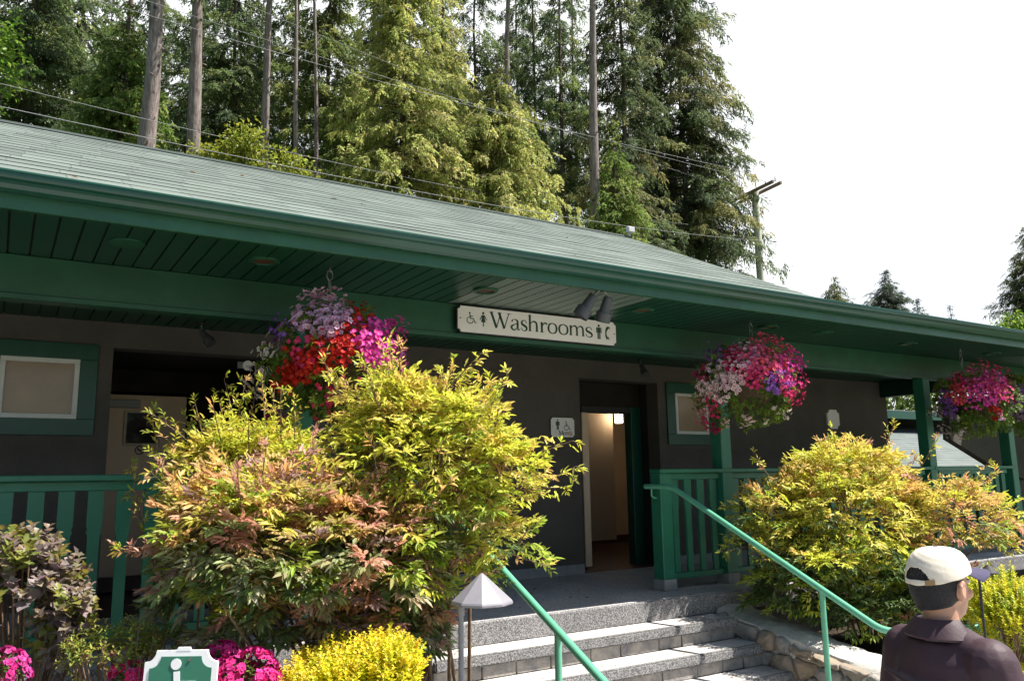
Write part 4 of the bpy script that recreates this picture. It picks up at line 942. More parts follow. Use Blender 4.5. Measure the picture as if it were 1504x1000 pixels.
# ------------------------------------------------------------------ hanging baskets
PAL = dict(lilac=((.78, .52, .72), (.4, .12, .12)), red=((.44, .004, .01), (.4, .05, .015)), magenta=((.72, .02, .42), (.7, .2, .3)), white=((.85, .8, .78), (.35, .1, .05)), purple=((.22, .05, .45), (.3, .2, .3)),
           pink=((.8, .08, .28), (.7, .2, .15)), rose=((.6, .015, .16), (.5, .08, .1)), blush=((.88, .72, .72), (.4, .05, .08)), coral=((.8, .07, .13), (.7, .2, .05)), mauve=((.4, .31, .42), (.2, .1, .1)))
def basket(cpx, cpy, Y, label, spots, seed, hookx, r=.47):
    """spots: (px, py, radius_px, kind, count)"""
    global rng
    rng = np.random.default_rng(seed); c = onY(cpx, cpy, Y); D = (c-CAM)@CF; k = D/FPX; rr = np.array([r, r, r*.84])
    hp = np.array([hookx, Y, ZS])
    t = thing('hanging_basket', (c[0], c[1], c[2]), label, 'flower basket', 'flower baskets hung from the porch eave')
    MB().lathe([(.02, -.24), (.16, -.2), (.25, -.06), (.26, .0), (.24, .02), (.02, .03)], c, 20).build('basket', M['pot'], t, smooth=True)
    ch = MB(); z = ZS
    ch.tube([hp+[0, 0, .0], hp+[0, 0, -.03]], .008, 8)
    for i in range(3):
        n = 14; w, hgt = (.016, .042) if i else (.02, .035); cz = ZS-.05-i*.066; ring = []
        for j in range(n+1):
            a = 2*math.pi*j/n; q = [w*math.cos(a), 0, hgt*math.sin(a)]; q = q if i % 2 == 0 else [0, q[0], q[2]]; ring.append(hp+[q[0], q[1], cz-ZS+q[2]])
        ch.tube(ring, .0045, 6, False)
    top = hp+[0, 0, -.22]
    for a in (0, 2.1, 4.2): ch.tube([top, c+[.24*math.cos(a), .24*math.sin(a), .03]], .003, 5)
    ch.build('chain', M['chain'], t, smooth=True)
    # foliage: ferny leaves over the whole ball
    B = Batch()
    for i in range(230):
        v = unit(rng.normal(0, 1, 3)); o = c+v*rr*rng.uniform(.6, .88)*[1, 1, 1]; d = unit(v+[0, 0, -.45]+rng.normal(0, .3, 3))
        put_frond(B, o-d*.05, d, .13, .034, pick(rng, [((.12, .2, .035), 3), ((.19, .3, .045), 3), ((.28, .37, .05), 1.5)]), rng.normal(0, .6), .42)
    B.build('leaves', M['leaf'], t)
    groups = {}
    vd = unit(c-CAM)
    for px, py, rad, kind, n in spots: groups.setdefault(kind, []).append((px, py, rad, n))
    for kind, ss in groups.items():
        B = Batch(); P, N = [], []
        for px, py, rad, n in ss:
            for i in range(int(n*2.3)):
                a, q = rng.uniform(0, 6.28), rad*math.sqrt(rng.random()); d = unit(ray(px+q*math.cos(a), py+q*math.sin(a)))
                # first hit with the plant's ellipsoid
                oc = (CAM-c)/rr; dd = d/rr; A = dd@dd; Bq = oc@dd; Cq = oc@oc-1; disc = Bq*Bq-A*Cq
                if disc > 0: p = CAM+d*((-Bq-math.sqrt(disc))/A); nrm = unit((p-c)/rr**2)
                else:
                    p = CAM+d*(-Bq/A); nrm = unit((p-c)/rr**2)
                    lim = np.linalg.norm((p-c)/rr)
                    if lim > 1.22: p = c+(p-c)/lim*1.2
                P.append(p+nrm*rng.uniform(-.05, .04)); N.append(unit(nrm+rng.normal(0, .35, 3)))
        front = len(P)
        for i in range(40):       # the far side of the plant carries the same blooms
            v = unit(rng.normal(0, 1, 3)); v = v if v@vd > 0 else v-2*(v@vd)*vd; v[2] = v[2] if v[2] > -.3 else -v[2]
            P.append(c+v*rr*rng.uniform(.95, 1.05)); N.append(unit(v+rng.normal(0, .3, 3)))
        P, N = np.array(P), np.array(N); n = len(P); col, cen = PAL[kind]; big = 1.12 if kind in ('lilac', 'white', 'blush') else 1
        nf = min(front, int(round(96*front/sum(q[4] for q in spots)))); sel = rng.permutation(front)[:nf]; rest = np.setdiff1d(np.arange(n), sel)
        flowers(B, P[rest], N[rest], rng.uniform(.015, .021, len(rest))*big, jit(col, len(rest), .16, .06), np.array(cen)); tag(B.build(kind+'_blooms', M['petal'], t), kind='stuff')
        flower_parts(t, kind, P[sel]+N[sel]*.012, N[sel], big, col, cen)
    return t
basket(490, 535, 5.2, 'flower basket nearest the left, lilac crown over red blooms with magenta at right',
       [(470, 455, 42, 'lilac', 90), (490, 470, 26, 'lilac', 30), (440, 470, 18, 'lilac', 14), (435, 535, 26, 'red', 34), (485, 520, 34, 'red', 50), (525, 465, 22, 'red', 30), (420, 560, 20, 'red', 22), (440, 550, 20, 'red', 24), (515, 500, 30, 'red', 26), (560, 500, 34, 'magenta', 80), (575, 490, 24, 'magenta', 40), (540, 490, 24, 'magenta', 25), (565, 530, 32, 'magenta', 40), (520, 590, 40, 'rose', 25), (450, 515, 25, 'rose', 14), (376, 548, 15, 'white', 20), (392, 515, 12, 'white', 10), (372, 575, 12, 'white', 12), (410, 480, 15, 'purple', 16), (480, 595, 30, 'rose', 14), (385, 630, 12, 'rose', 8)], 41, 1.82)
basket(1095, 565, 5.22, 'middle flower basket, white and blush blooms at left under a pink red dome',
       [(1060, 560, 30, 'blush', 60), (1075, 550, 22, 'blush', 34), (1038, 570, 16, 'blush', 20), (1096, 520, 20, 'lilac', 40), (1035, 605, 8, 'blush', 8), (1130, 515, 32, 'pink', 110), (1110, 530, 30, 'pink', 60), (1140, 530, 22, 'coral', 40), (1155, 545, 24, 'magenta', 60), (1165, 565, 22, 'rose', 50), (1165, 530, 18, 'magenta', 40), (1076, 520, 13, 'rose', 26), (1078, 540, 14, 'rose', 20), (1050, 520, 14, 'purple', 22), (1030, 548, 12, 'rose', 14), (1110, 555, 16, 'rose', 30), (1140, 560, 20, 'purple', 40), (1040, 600, 20, 'rose', 26), (1035, 625, 18, 'rose', 24), (1048, 635, 10, 'rose', 12), (1098, 620, 10, 'blush', 10), (1066, 620, 6, 'blush', 5), (1150, 605, 10, 'white', 8), (1128, 620, 6, 'white', 4), (1165, 585, 10, 'rose', 14)], 42, 5.97)
basket(1432, 590, 5.22, 'flower basket at the far right post, crimson and magenta blooms over white trailing ones',
       [(1440, 555, 30, 'pink', 70), (1455, 570, 26, 'magenta', 70), (1430, 580, 26, 'magenta', 30), (1465, 555, 22, 'rose', 50), (1475, 580, 12, 'pink', 24), (1405, 580, 16, 'coral', 40), (1415, 560, 18, 'rose', 34), (1392, 600, 14, 'purple', 34), (1385, 580, 10, 'purple', 14), (1460, 605, 9, 'red', 22), (1375, 607, 10, 'white', 12), (1392, 632, 12, 'white', 12), (1412, 635, 10, 'white', 10), (1378, 630, 7, 'white', 6), (1468, 610, 7, 'lilac', 8)], 43, 9.55)
basket(1515, 592, 5.24, 'greyish mauve flower basket cut by the right edge of the photo', [(1500, 590, 24, 'mauve', 90), (1490, 605, 16, 'mauve', 30), (1510, 580, 20, 'purple', 20)], 44, 11.05)

# ------------------------------------------------------------------ conifers and other trees behind
SPR = []
for i in range(6):
    r = np.random.default_rng(200+i); n = 15; f = np.linspace(.08, 1, n); P = np.stack([f, r.normal(0, .04, n), -.35*f**2], 1)
    D = np.stack([np.full(n, .75), np.where(np.arange(n) % 2, 1, -1)*r.uniform(.35, .95, n), r.uniform(-.75, .05, n)], 1); SPR.append((P, unit(D), r.uniform(.3, .55, n)*(1.15-.5*f)))
def conifer(name, base, zlo, ztop, Rm, label, cols, seed, tr=.18, nb=150, droop=.35, sp=.55, bark='barkd', prof=None, lean=(0, 0), stubs=True, spray=10, blade=.1, group='conifers behind the roof', cat='tree'):
    global rng
    rng = np.random.default_rng(seed); t = thing(name, base, label, cat, group); base = np.array(base, float); B = Batch(); wd = MB(); H = ztop-base[2]
    ax = lambda z: base+np.array([lean[0]*(z-base[2]), lean[1]*(z-base[2]), z-base[2]])
    zz = np.linspace(base[2], ztop, 10); wd.tube([ax(z)+[rng.normal(0, .04), rng.normal(0, .04), 0] for z in zz], [max(.015, tr*(1-.93*((z-base[2])/H)**1.2)) for z in zz], 12)
    if stubs:
        for i in range(40):
            z = rng.uniform(base[2]+2, zlo+1); a = rng.uniform(0, 6.28); d = np.array([math.cos(a), math.sin(a), rng.uniform(-.3, .2)]); rr = tr*(1-.93*((z-base[2])/H)**1.2)
            wd.tube([ax(z)+d*rr*.7, ax(z)+d*(rr+rng.uniform(.03, .3))], [.03, .012], 5)
    if prof is None: prof = lambda f: (1-f)**.75*(.55+.45*min(1, f*6))
    for i in range(nb):
        f = rng.random()**1.15; z = zlo+(ztop-zlo)*f; L = max(.25, Rm*prof(f)*rng.uniform(.55, 1.15)); a = rng.uniform(0, 6.28); o = ax(z); h = np.array([math.cos(a), math.sin(a), 0])
        up = rng.normal(.08, .12); pts = []; m = 6
        for j in range(m+1): q = j/m; pts.append(o+h*L*q+[0, 0, L*(up*q-droop*q*q)])
        wd.tube(pts[:m], np.linspace(.035, .006, m)*max(.5, min(1.3, L/2.5)), 4, False)
        ns = max(3, int(L*spray)); qs = rng.uniform(.12, 1.02, ns); col = np.array(pick(rng, cols))*rng.uniform(.8, 1.25)
        Pb, Db, Lb, Cb = [], [], [], []
        for q in qs:
            x = q*m; j = min(int(x), m-1); o2 = pts[j]+(pts[j+1]-pts[j])*(x-j)+rng.normal(0, .06, 3); s = rng.choice([-1, 1]); side = np.array([-h[1], h[0], 0])*s
            d = unit(h*rng.uniform(.25, .9)+side*rng.uniform(.1, 1)+[0, 0, -droop*rng.uniform(.3, 2.2)]); P, D, Ln = SPR[rng.integers(6)]; d_, s_, u_ = (k[0] for k in frames(d[None], twist=np.array([rng.normal(0, .5)])))
            M3 = np.stack([d_, s_, u_]); sz = sp*rng.uniform(.6, 1.25)*(1.1-.35*q)*min(1, L/1.3+.12); Pb.append(o2+(P*sz)@M3); Db.append(D@M3); Lb.append(Ln*sz*.9); Cb.append(jit(col, len(P), .2, .08)*(1+.25*(q-.4)))
        P = np.concatenate(Pb); D = np.concatenate(Db); Ln = np.concatenate(Lb); C = np.concatenate(Cb); n = len(P)
        blades(B, P, D, Ln, np.maximum(blade*.5*rng.uniform(.6, 1.3, n), Ln*.13), C, rng.normal(0, .7, n))
    B.build('crown', M['needle'], t); wd.build('trunk', M[bark], t, smooth=True)
    return t
def broad(name, base, centers, label, cols, seed, n=1500, leaf=.16, tr=.12, group=None, cat='tree'):
    global rng
    rng = np.random.default_rng(seed); t = thing(name, base, label, cat, group); base = np.array(base, float); B = Batch(); wd = MB(); W = np.array([c[2] for c in centers], float); W /= W.sum()
    top = np.mean([np.array(c[0]) for c in centers], 0); wd.tube([base, base*.5+top*.5+[.1, 0, 0], top], [tr, tr*.7, tr*.3], 8)
    for c, r, _ in centers: wd.tube([base*.4+top*.6, np.array(c)], [tr*.5, .02], 6)
    cl = [];
    for k in range(n//14):
        c, r, _ = centers[rng.choice(len(centers), p=W)]; v = unit(rng.normal(0, 1, 3)); o = np.array(c)+v*np.array(r)*rng.random()**.35; m = 14
        P = o+rng.normal(0, leaf*1.3, (m, 3)); D = unit(v*.6+rng.normal(0, .7, (m, 3))+[0, 0, -.25]); L = leaf*rng.uniform(.6, 1.2, m)
        leaves(B, P, D, L, L*.6, jit(np.array(pick(rng, cols))*rng.uniform(.8, 1.2), m, .15), rng.normal(0, .6, m))
    B.build('crown', M['leaf'], t); wd.build('trunk', M['barkd'], t); return t
def basexy(px, D, z=0):    # ground point under the column px at distance D (taken at the roof line)
    p = D3(px, 380, D); return (p[0], p[1], z)
def zat(px, py, D): return D3(px, py, D)[2]
CED = [((.42, .43, .14), 3), ((.33, .36, .11), 3), ((.5, .48, .19), 1.5), ((.21, .25, .085), 1)]
FIR = [((.13, .18, .07), 3), ((.085, .12, .058), 2.5), ((.2, .25, .085), 1.5)]
FIRG = [((.165, .215, .065), 3), ((.11, .15, .055), 2), ((.25, .275, .085), 1.2)]
SPRC = [((.115, .15, .065), 3), ((.19, .205, .085), 2), ((.25, .24, .095), 1.2), ((.075, .1, .052), 2)]
# tall bare trunks (crowns above the photo)
def mast(px, py, pxt, D, wpx, label, seed, htop=26, zc=None):
    b = D3(px, py, D); tpt = D3(pxt, 0, D*1.06 if False else D); ln = ((tpt[0]-b[0])/(tpt[2]-b[2]), (tpt[1]-b[1])/(tpt[2]-b[2])); base = (b[0]-ln[0]*b[2], b[1]-ln[1]*b[2], 0)
    zc = zc or tpt[2]+1.0
    return conifer('tall_conifer', base, zc, zc+7, 2.2, label, FIRG, seed, tr=wpx/2/FPX*D*1.5, nb=60, droop=.25, sp=.6, bark='bark', lean=ln)
mast(215, 215, 238, 22, 27, 'thickest bare grey trunk rising above the roof at left', 301)
mast(280, 225, 292, 24, 22, 'second thick bare grey trunk, just right of the thickest one', 302)
mast(391, 220, 397, 27, 14, 'straight bare grey trunk right of the pair of thick ones', 303)
mast(434, 238, 434, 27, 8, 'thin bare trunk just right of the straight grey one', 304)
mast(873, 340, 870, 30, 15, 'single pale bare trunk rising above the roof near the dark conifer', 305)
mast(746, 150, 748, 34, 11, 'dark straight trunk above the pale cedar foliage at centre', 306)
mast(172, 205, 190, 27, 11, 'pale trunk left of the thickest one, half hidden by light green boughs', 307)
# dark firs
def fir(px, D, zlo_py, top_py, Rm, label, seed, cols=FIR, nb=150, **k):
    b = basexy(px, D); return conifer(k.pop('name', 'fir_tree'), b, zat(px, zlo_py, D), zat(px, top_py, D), Rm, label, cols, seed, nb=int(nb*1.3), **k)
fir(20, 27, 190, -230, 3.2, 'dark fir at the left edge behind the maple leaves', 310, nb=170)
fir(95, 30, 190, -240, 2.3, 'narrow dark fir with thin trunk in the gap left of the pale boughs', 311, nb=95)
fir(330, 32, 220, -200, 2.6, 'dark fir standing between the second thick trunk and the straight one', 312, nb=150)
fir(265, 34, 200, -200, 2.4, 'dark fir glimpsed between the two thick grey trunks', 313, nb=90)
fir(475, 32, 240, -220, 2.8, 'dark green fir right of the thin bare trunk', 314, FIRG, nb=170)
fir(560, 36, 250, -200, 3.2, 'dark fir directly behind the left pale cedar', 315, nb=170)
fir(700, 38, 260, -200, 3.0, 'dark fir behind the right pale cedar, near the dark straight trunk', 316, nb=120)
fir(832, 36, 300, -180, 2.4, 'sparse dark fir with thin trunk in the gap left of the pale bare trunk', 317, nb=95)
fir(790, 40, 270, -180, 2.6, 'dark fir left of the sparse thin one at centre', 318, nb=100)
fir(925, 33, 400, -260, 3.0, 'dark fir immediately right of the single pale bare trunk', 319, SPRC, nb=240)
for i, (px, D, zl, tp, Rm, nb, lab) in enumerate(((140, 36, 200, -60, 2.6, 130, 'dark fir between the narrow fir and the hemlock, farther back'), (205, 38, 215, -200, 2.6, 130, 'shaded fir directly behind the thickest trunk'), (300, 40, 225, -200, 2.8, 140, 'shaded fir far behind the second thick trunk'),
    (372, 38, 235, -120, 2.4, 130, 'fir far behind the straight bare trunk, on its left'), (425, 36, 245, -200, 2.4, 130, 'fir far behind the two thin bare trunks'), (765, 46, 290, -150, 3.0, 130, 'distant fir filling the gap under the dark straight trunk'), (850, 46, 330, -180, 3.0, 150, 'distant fir just left of the single pale trunk'), (640, 44, 280, -150, 3.0, 120, 'distant fir in the gap between the two broad cedars'), (50, 38, 190, -200, 3.0, 130, 'distant fir behind the maple at the left edge'))):
    fir(px, D, zl, tp, Rm, lab, 360+i, FIR if i % 2 else FIRG, nb=nb)
mast(465, 262, 463, 29, 7, 'thin pale trunk near the left flank of the cedars', 308)
# light green boughs
fir(165, 24, 230, -40, 1.9, 'light green hemlock with drooping boughs left of the thickest trunk', 320, [((.17, .25, .06), 3), ((.24, .3, .08), 2), ((.12, .17, .045), 1)], nb=170, name='hemlock_tree')
# pale cedars
fir(590, 27, 330, -230, 3.2, 'large pale yellow-green cedar at centre left of the roof line', 322, CED, nb=230, droop=.5, name='cedar_tree')
fir(735, 28, 330, 60, 3.0, 'lower pale yellow-green cedar right of the large one', 323, CED, nb=180, droop=.5, name='cedar_tree')
fir(650, 30, 300, -150, 2.2, 'slim pale cedar between the two broad cedars', 324, CED, nb=150, droop=.45, name='cedar_tree')
fir(515, 30, 270, 60, 2.2, 'mid green cedar overlapping the left flank of the large cedar', 325, [((.19, .24, .065), 2), ((.27, .3, .08), 1)], nb=120, droop=.45, name='cedar_tree')
# the big dark spruce whose right outline stands against the sky
conifer('spruce_tree', basexy(1012, 38), zat(1012, 400, 38), zat(1012, -330, 38), 4.3, 'big dark spruce with drooping limbs outlined against the white sky', SPRC, 330, tr=.2, nb=430, droop=.42, sp=.75, prof=lambda f: (.9-.62*f), spray=9, blade=.11)
fir(905, 30, 400, 160, 1.7, 'light green young conifer at the foot of the single pale bare trunk', 331, [((.16, .23, .055), 2), ((.23, .28, .07), 2)], nb=120, droop=.35, name='young_conifer')
fir(965, 42, 400, -100, 2.6, 'shadowed conifer between the pale bare trunk and the big dark spruce', 332, SPRC, nb=150)
# right side
fir(1222, 60, 470, 408, 1.8, 'small spruce top peeping over the eave with a long bough to its left', 340, SPRC, nb=70, sp=.7, name='spruce_tree')
conifer('spruce_tree', basexy(1298, 62), zat(1298, 500, 62), zat(1298, 398, 62), 3.1, 'neat pointed spruce above the eave right of the utility pole', [((.08, .11, .075), 2), ((.12, .14, .085), 1)], 341, nb=260, sp=.55, droop=.1, spray=9, blade=.09, prof=lambda f: (1-f)*.95+.03)
conifer('spruce_tree', basexy(1340, 75), zat(1340, 500, 75), zat(1340, 442, 75), 2.0, 'short faint spruce top just right of the neat pointed one', [((.1, .13, .095), 1)], 342, nb=120, sp=.55, droop=.1, spray=9, blade=.1, prof=lambda f: (1-f)*.95+.03)
conifer('spruce_tree', basexy(1388, 85), zat(1388, 510, 85), zat(1388, 450, 85), 1.3, 'tiny spruce spike above the eave near the right edge', [((.1, .13, .095), 1)], 343, nb=90, sp=.5, droop=.1, spray=9, blade=.1, prof=lambda f: (1-f)*.95+.03)
conifer('spruce_tree', basexy(1512, 50), zat(1512, 500, 50), zat(1512, 330, 50), 3.2, 'broad olive conifer at the right edge above the eave', SPRC, 344, nb=260, sp=.6, droop=.2, spray=10, blade=.09, prof=lambda f: (1-f)*.9+.08)
# broadleaf masses
p = D3(-5, 90, 20); broad('maple_tree', (p[0], p[1], 0), [(D3(0, 60, 20), (.35, .6, .5), 2), (D3(8, 105, 20), (.3, .5, .35), 2), (D3(-10, 140, 20), (.5, .5, .3), 1), (D3(-40, 80, 20), (.8, .8, 1), 2)], 'bright green maple leaves at the upper left edge', [((.13, .25, .03), 2), ((.2, .3, .04), 1)], 350, 900, .15)
p = D3(360, 245, 21); broad('golden_cypress', (p[0], p[1], 0), [(D3(360, 215, 21), (.35, .5, .45), 2), (D3(330, 235, 21), (.8, .5, .3), 2), (D3(420, 250, 21), (.7, .5, .3), 2), (D3(300, 232, 21), (.3, .5, .25), 1)], 'low golden green shrubby tree rising just over the ridge right of the thick trunks', [((.3, .32, .04), 2), ((.22, .27, .04), 1)], 351, 2600, .12)
p = D3(1492, 490, 45); broad('broadleaf_tree', (p[0], p[1], 0), [(D3(1490, 485, 45), (.9, 1, .7), 1), (D3(1515, 480, 45), (1, 1, 1), 1)], 'bright green broadleaf tree below the olive conifer at the right edge', [((.2, .3, .04), 1), ((.14, .24, .03), 1)], 352, 900, .25)
p = D3(1340, 590, 34); broad('broadleaf_tree', (p[0], p[1], 0), [(D3(1325, 590, 34), (1.2, 1.2, 1), 1), (D3(1365, 575, 34), (1.6, 1.2, 1.2), 1)], 'sunlit light green tree seen through the gap past the end wall', [((.3, .38, .1), 1), ((.2, .28, .06), 1), ((.1, .14, .04), .6)], 353, 1600, .22)

# ------------------------------------------------------------------ utility pole and wires
pb = D3(1117, 405, 37)
up = thing('utility_pole', (pb[0], pb[1], 0), 'weathered grey utility pole with double crossarm behind the roof end', 'utility pole')
ptop = D3(1107, 272, 37); ZA = 14.75
MB().tube([(pb[0], pb[1], 0), (pb[0], pb[1], ptop[2])], [.2, .165], 14).build('pole', M['pole'], up, smooth=True)
aL, aR = onZ(1081, 291, 14.5), onZ(1138, 263, 14.5); dd = unit((aL-aR)*[1, 1, 0]); nn = np.array([dd[1], -dd[0], 0]); pc = np.array([pb[0], pb[1], ptop[2]-.12])
def obox(mb, c, a, b, la, lb, h):
    c = np.array(c); vs = [c+a*sa*la+b*sb*lb+np.array([0, 0, sz*h]) for sz in (-1, 1) for sa, sb in ((-1, -1), (1, -1), (1, 1), (-1, 1))]
    return mb.add(vs, [(0, 3, 2, 1), (4, 5, 6, 7), (0, 1, 5, 4), (1, 2, 6, 5), (2, 3, 7, 6), (3, 0, 4, 7)])
dA = dd
for s in (-1, 1): obox(MB(), pc+nn*s*.22, dA, nn, 1.5, .05, .065).build('crossarm', M['arm'], up)
ends = []
for k_ in (-1.4, -.75, .75, 1.4):
    q = pc+dA*k_; ends.append(q+[0, 0, .26]); MB().lathe([(.02, .07), (.06, .09), (.035, .13), (.055, .17), (.03, .22), (.045, .25), (.01, .27)], q, 10).build('insulator', M['porc'], up, smooth=True)
obox(MB(), pc+[0, 0, -.0], nn, dA, .28, .03, .03).build('arm_brace', M['pole'], up)
def wire(P0, P1, sag, r, label):
    P0, P1 = np.array(P0), np.array(P1); pts = []
    for i in range(25):
        f = i/24; pts.append(P0*(1-f)+P1*f-[0, 0, 4*sag*f*(1-f)])
    o = MB().tube([p for p in pts], r*.6, 5).build('power_line', M['wire'], None, origin=P1, smooth=True); return tag(o, label, 'wire', 'power lines crossing behind the roof')
wire(ends[0], D3(-60, -60, 17), .35, .013, 'power line entering at the top left corner and running past all the trunks')
wire(ends[1], D3(150, -20, 20), .3, .013, 'power line entering at the top between the pale and thick trunks')
wire(ends[2], D3(250, -40, 22), .3, .013, 'topmost power line, crossing the second thick trunk near the top edge')
wire(ends[3]-[0, 0, 1.6], D3(-40, 113, 17), .5, .013, 'power line crossing the thick trunks low, above the ridge')
wire(ends[0]-[0, 0, 3.0], D3(-40, 148, 13), .4, .012, 'lowest dark wire skimming the ridge from the left edge')
wire(ends[1], D3(400, -60, 60), .6, .014, 'power line leading from the pole up behind the trees')

# ------------------------------------------------------------------ far buildings at the right
fb = thing('far_building', (15, 12, 0), 'neighbouring building with pale grey shingle roof seen past the end wall', 'building')
roof_courses('roof', M['shingle2'], fb, lambda t: 13.2, lambda t: 26, (9.2, 1.55), 5.2, .32, course=.2)
MB().box(13.4, 26, 9.6, 14.2, 0, 1.56).build('wall', M['stucco'], fb)
MB().box(13.6, 26, 14.45, 14.6, 0, 3.4).build('wall', M['stucco'], fb)
up2 = MB(); up2.prism([(13.3, 3.35), (19.5, 4.15), (19.5, 4.3), (13.3, 3.5)], (14.9, 0, 0), (0, 1, 0), (0, 0, 1), (11, 0, 0)); up2.build('upper_roof', M['shingle2'], fb, fixn=True)
MB().box(14.89, 26, 13.22, 13.29, 3.27, 3.47).build('fascia', M['teal'], fb)
fw = thing('side_wing', (19, 7, 0), 'dark stucco wing with green post and pale roof beyond the porch at right', 'building')
MB().box(17.0, 26, 8.6, 8.8, 0, 3.6).build('wall', M['stucco'], fw)
MB().prism([(6.4, 3.55), (9.2, 4.45), (9.2, 4.33), (6.4, 3.43)], (16.0, 0, 0), (0, 1, 0), (0, 0, 1), (10, 0, 0)).build('roof', M['shingle2'], fw, fixn=True)
MB().box(15.98, 26, 6.36, 6.42, 3.36, 3.56).build('fascia', M['teal'], fw)
gw = [onY(px, py, 8.55) for px, py in ((1386, 585), (1502, 585), (1502, 705), (1460, 690), (1388, 645))]
MB().prism([(g_[0], g_[2]) for g_ in gw], (0, 8.45, 0), (1, 0, 0), (0, 0, 1), (0, .14, 0)).build('gable_wall', M['stucco'], fw, fixn=True)
MB().box(16.4, 16.55, 6.9, 7.05, 0, 3.6).build('post', M['green'], fw, bevel=.006)

# ------------------------------------------------------------------ the man
def remesh(mb, name, m, parent, vox, smooth_it=3):
    o = mb.build(name, m, parent); 
    md = o.modifiers.new('r', 'REMESH'); md.mode = 'VOXEL'; md.voxel_size = vox; md.use_smooth_shade = True
    s = o.modifiers.new('s', 'SMOOTH'); s.factor = .5; s.iterations = smooth_it
    bpy.context.view_layer.update(); dg = bpy.context.evaluated_depsgraph_get(); me = bpy.data.meshes.new_from_object(o.evaluated_get(dg)); o.modifiers.clear(); old = o.data; o.data = me; bpy.data.meshes.remove(old)
    if not o.data.materials: o.data.materials.append(m)
    me.polygons.foreach_set('use_smooth', [True]*len(me.polygons)); return o
hp = D3(1380, 855, 2.72); mo = np.array([hp[0], hp[1], 0]); ctop = D3(1378, 804, 2.72)[2]
man = thing('person', mo, 'man in cream cap and plum jacket walking past the foot of the steps', 'person')
HZ = ctop-.112; man.rotation_euler = (0, 0, R_(-11))
def mp_(x, y, z): return mo+np.array([x, y, z])
S1 = HZ-.2             # shoulder height
def limb(mb, pts, rad, n=14): 
    mb.tube(pts, rad, n)
    for p, r in ((pts[0], rad[0]), (pts[-1], rad[-1])): mb.ell(p, (r, r, r), 12, 8)
def torso(mb, grow=0.):
    rows = [(.0, .82, .115, .165), (.0, .92, .12, .165), (.0, 1.02, .112, .155), (.005, 1.12, .118, .168), (.008, S1-.1, .12, .18), (.0, S1-.04, .1, .155), (-.005, S1+.02, .072, .09)]
    n = 24; vs = []; fs = []
    for x, z, a, b in rows:
        for j in range(n): t = 2*math.pi*j/n; vs.append(mp_(x+(a+grow)*math.cos(t), (b+grow)*math.sin(t), z))
    for i in range(len(rows)-1):
        for j in range(n): fs.append((i*n+j, i*n+(j+1) % n, (i+1)*n+(j+1) % n, (i+1)*n+j))
    fs += [tuple(range(n))[::-1], tuple((len(rows)-1)*n+j for j in range(n))]; mb.add(vs, fs)
def arm_pts(s):
    if s > 0: return [mp_(-.005, .152, S1-.04), mp_(-.02, .215, S1-.29), mp_(.07, .22, S1-.50), mp_(.1, .215, S1-.54)]
    return [mp_(-.005, -.165, S1-.035), mp_(.0, -.235, S1-.27), mp_(.19, -.2, S1-.33), mp_(.235, -.19, S1-.335)]
bdm = MB(); torso(bdm)
bdm.tube([mp_(-.012, 0, S1-.03), mp_(-.008, 0, HZ-.12), mp_(.0, 0, HZ-.03)], [.068, .056, .056], 18)
bdm.ell(mp_(-.005, 0, HZ), (.097, .075, .11), 24, 16); bdm.ell(mp_(.03, 0, HZ-.06), (.062, .058, .07), 20, 12); bdm.ell(mp_(.07, 0, HZ-.095), (.024, .03, .02), 12, 8)
bdm.tube([mp_(.085, 0, HZ+.005), mp_(.107, 0, HZ-.035), mp_(.1, 0, HZ-.045)], [.009, .014, .01], 10)
bdm.ell(mp_(.088, 0, HZ-.068), (.012, .024, .008), 12, 8)
for s in (-1, 1):
    bdm.ell(mp_(.002, s*.08, HZ-.022), (.02, .01, .034), 14, 10); bdm.tube([mp_(.014, s*.088, HZ-.0), mp_(.0, s*.092, HZ+.01), mp_(-.014, s*.094, HZ-.006), mp_(-.012, s*.092, HZ-.026), mp_(.002, s*.086, HZ-.046)], [.005, .006, .0065, .006, .006], 8); bdm.ell(mp_(.005, s*.078, HZ-.046), (.009, .007, .011), 10, 8)
    bdm.ell(mp_(.074, s*.036, HZ-.038), (.02, .024, .02), 12, 8)
    A = arm_pts(s); limb(bdm, A[:3], [.05, .042, .03])
    d = unit(A[3]-A[2]); sd = np.array([0, 0, 1.]) if s < 0 else np.array([0., s, 0]); sd = unit(sd-d*(sd@d)); no = np.cross(d, sd)
    limb(bdm, [A[2], A[2]+d*.05], [.028, .033]); bdm.ell(A[2]+d*.065, (.036, .036, .034), 12, 8)
    for k_, (off, L) in enumerate(((-.03, .062), (-.01, .074), (.01, .07), (.03, .054))):
        b0 = A[2]+d*.085+sd*off; bdm.tube([b0, b0+d*L*.5+no*.006, b0+d*L+no*.022], [.0105, .0095, .008], 8)
    bdm.tube([A[2]+d*.04+sd*-.03, A[2]+d*.07-sd*.055+no*.012, A[2]+d*.105-sd*.056+no*.02], [.013, .0115, .009], 8)
    limb(bdm, [mp_(0, s*.085, .84), mp_(.02+s*.06, s*.09, .46), mp_(s*.1-.02, s*.09, .08)], [.085, .058, .04])
    bdm.tube([mp_(s*.1-.06, s*.09, .045), mp_(s*.1+.03, s*.09, .04), mp_(s*.1+.13, s*.095, .028)], [.036, .038, .026], 12)
body = remesh(bdm, 'body', M['skin'], man, .0055, 3)
# eyes
for s in (-1, 1): MB().ell(mp_(.083, s*.033, HZ+.002), (.011, .013, .009), 12, 8).build('eye', M['porc'], man, smooth=True)
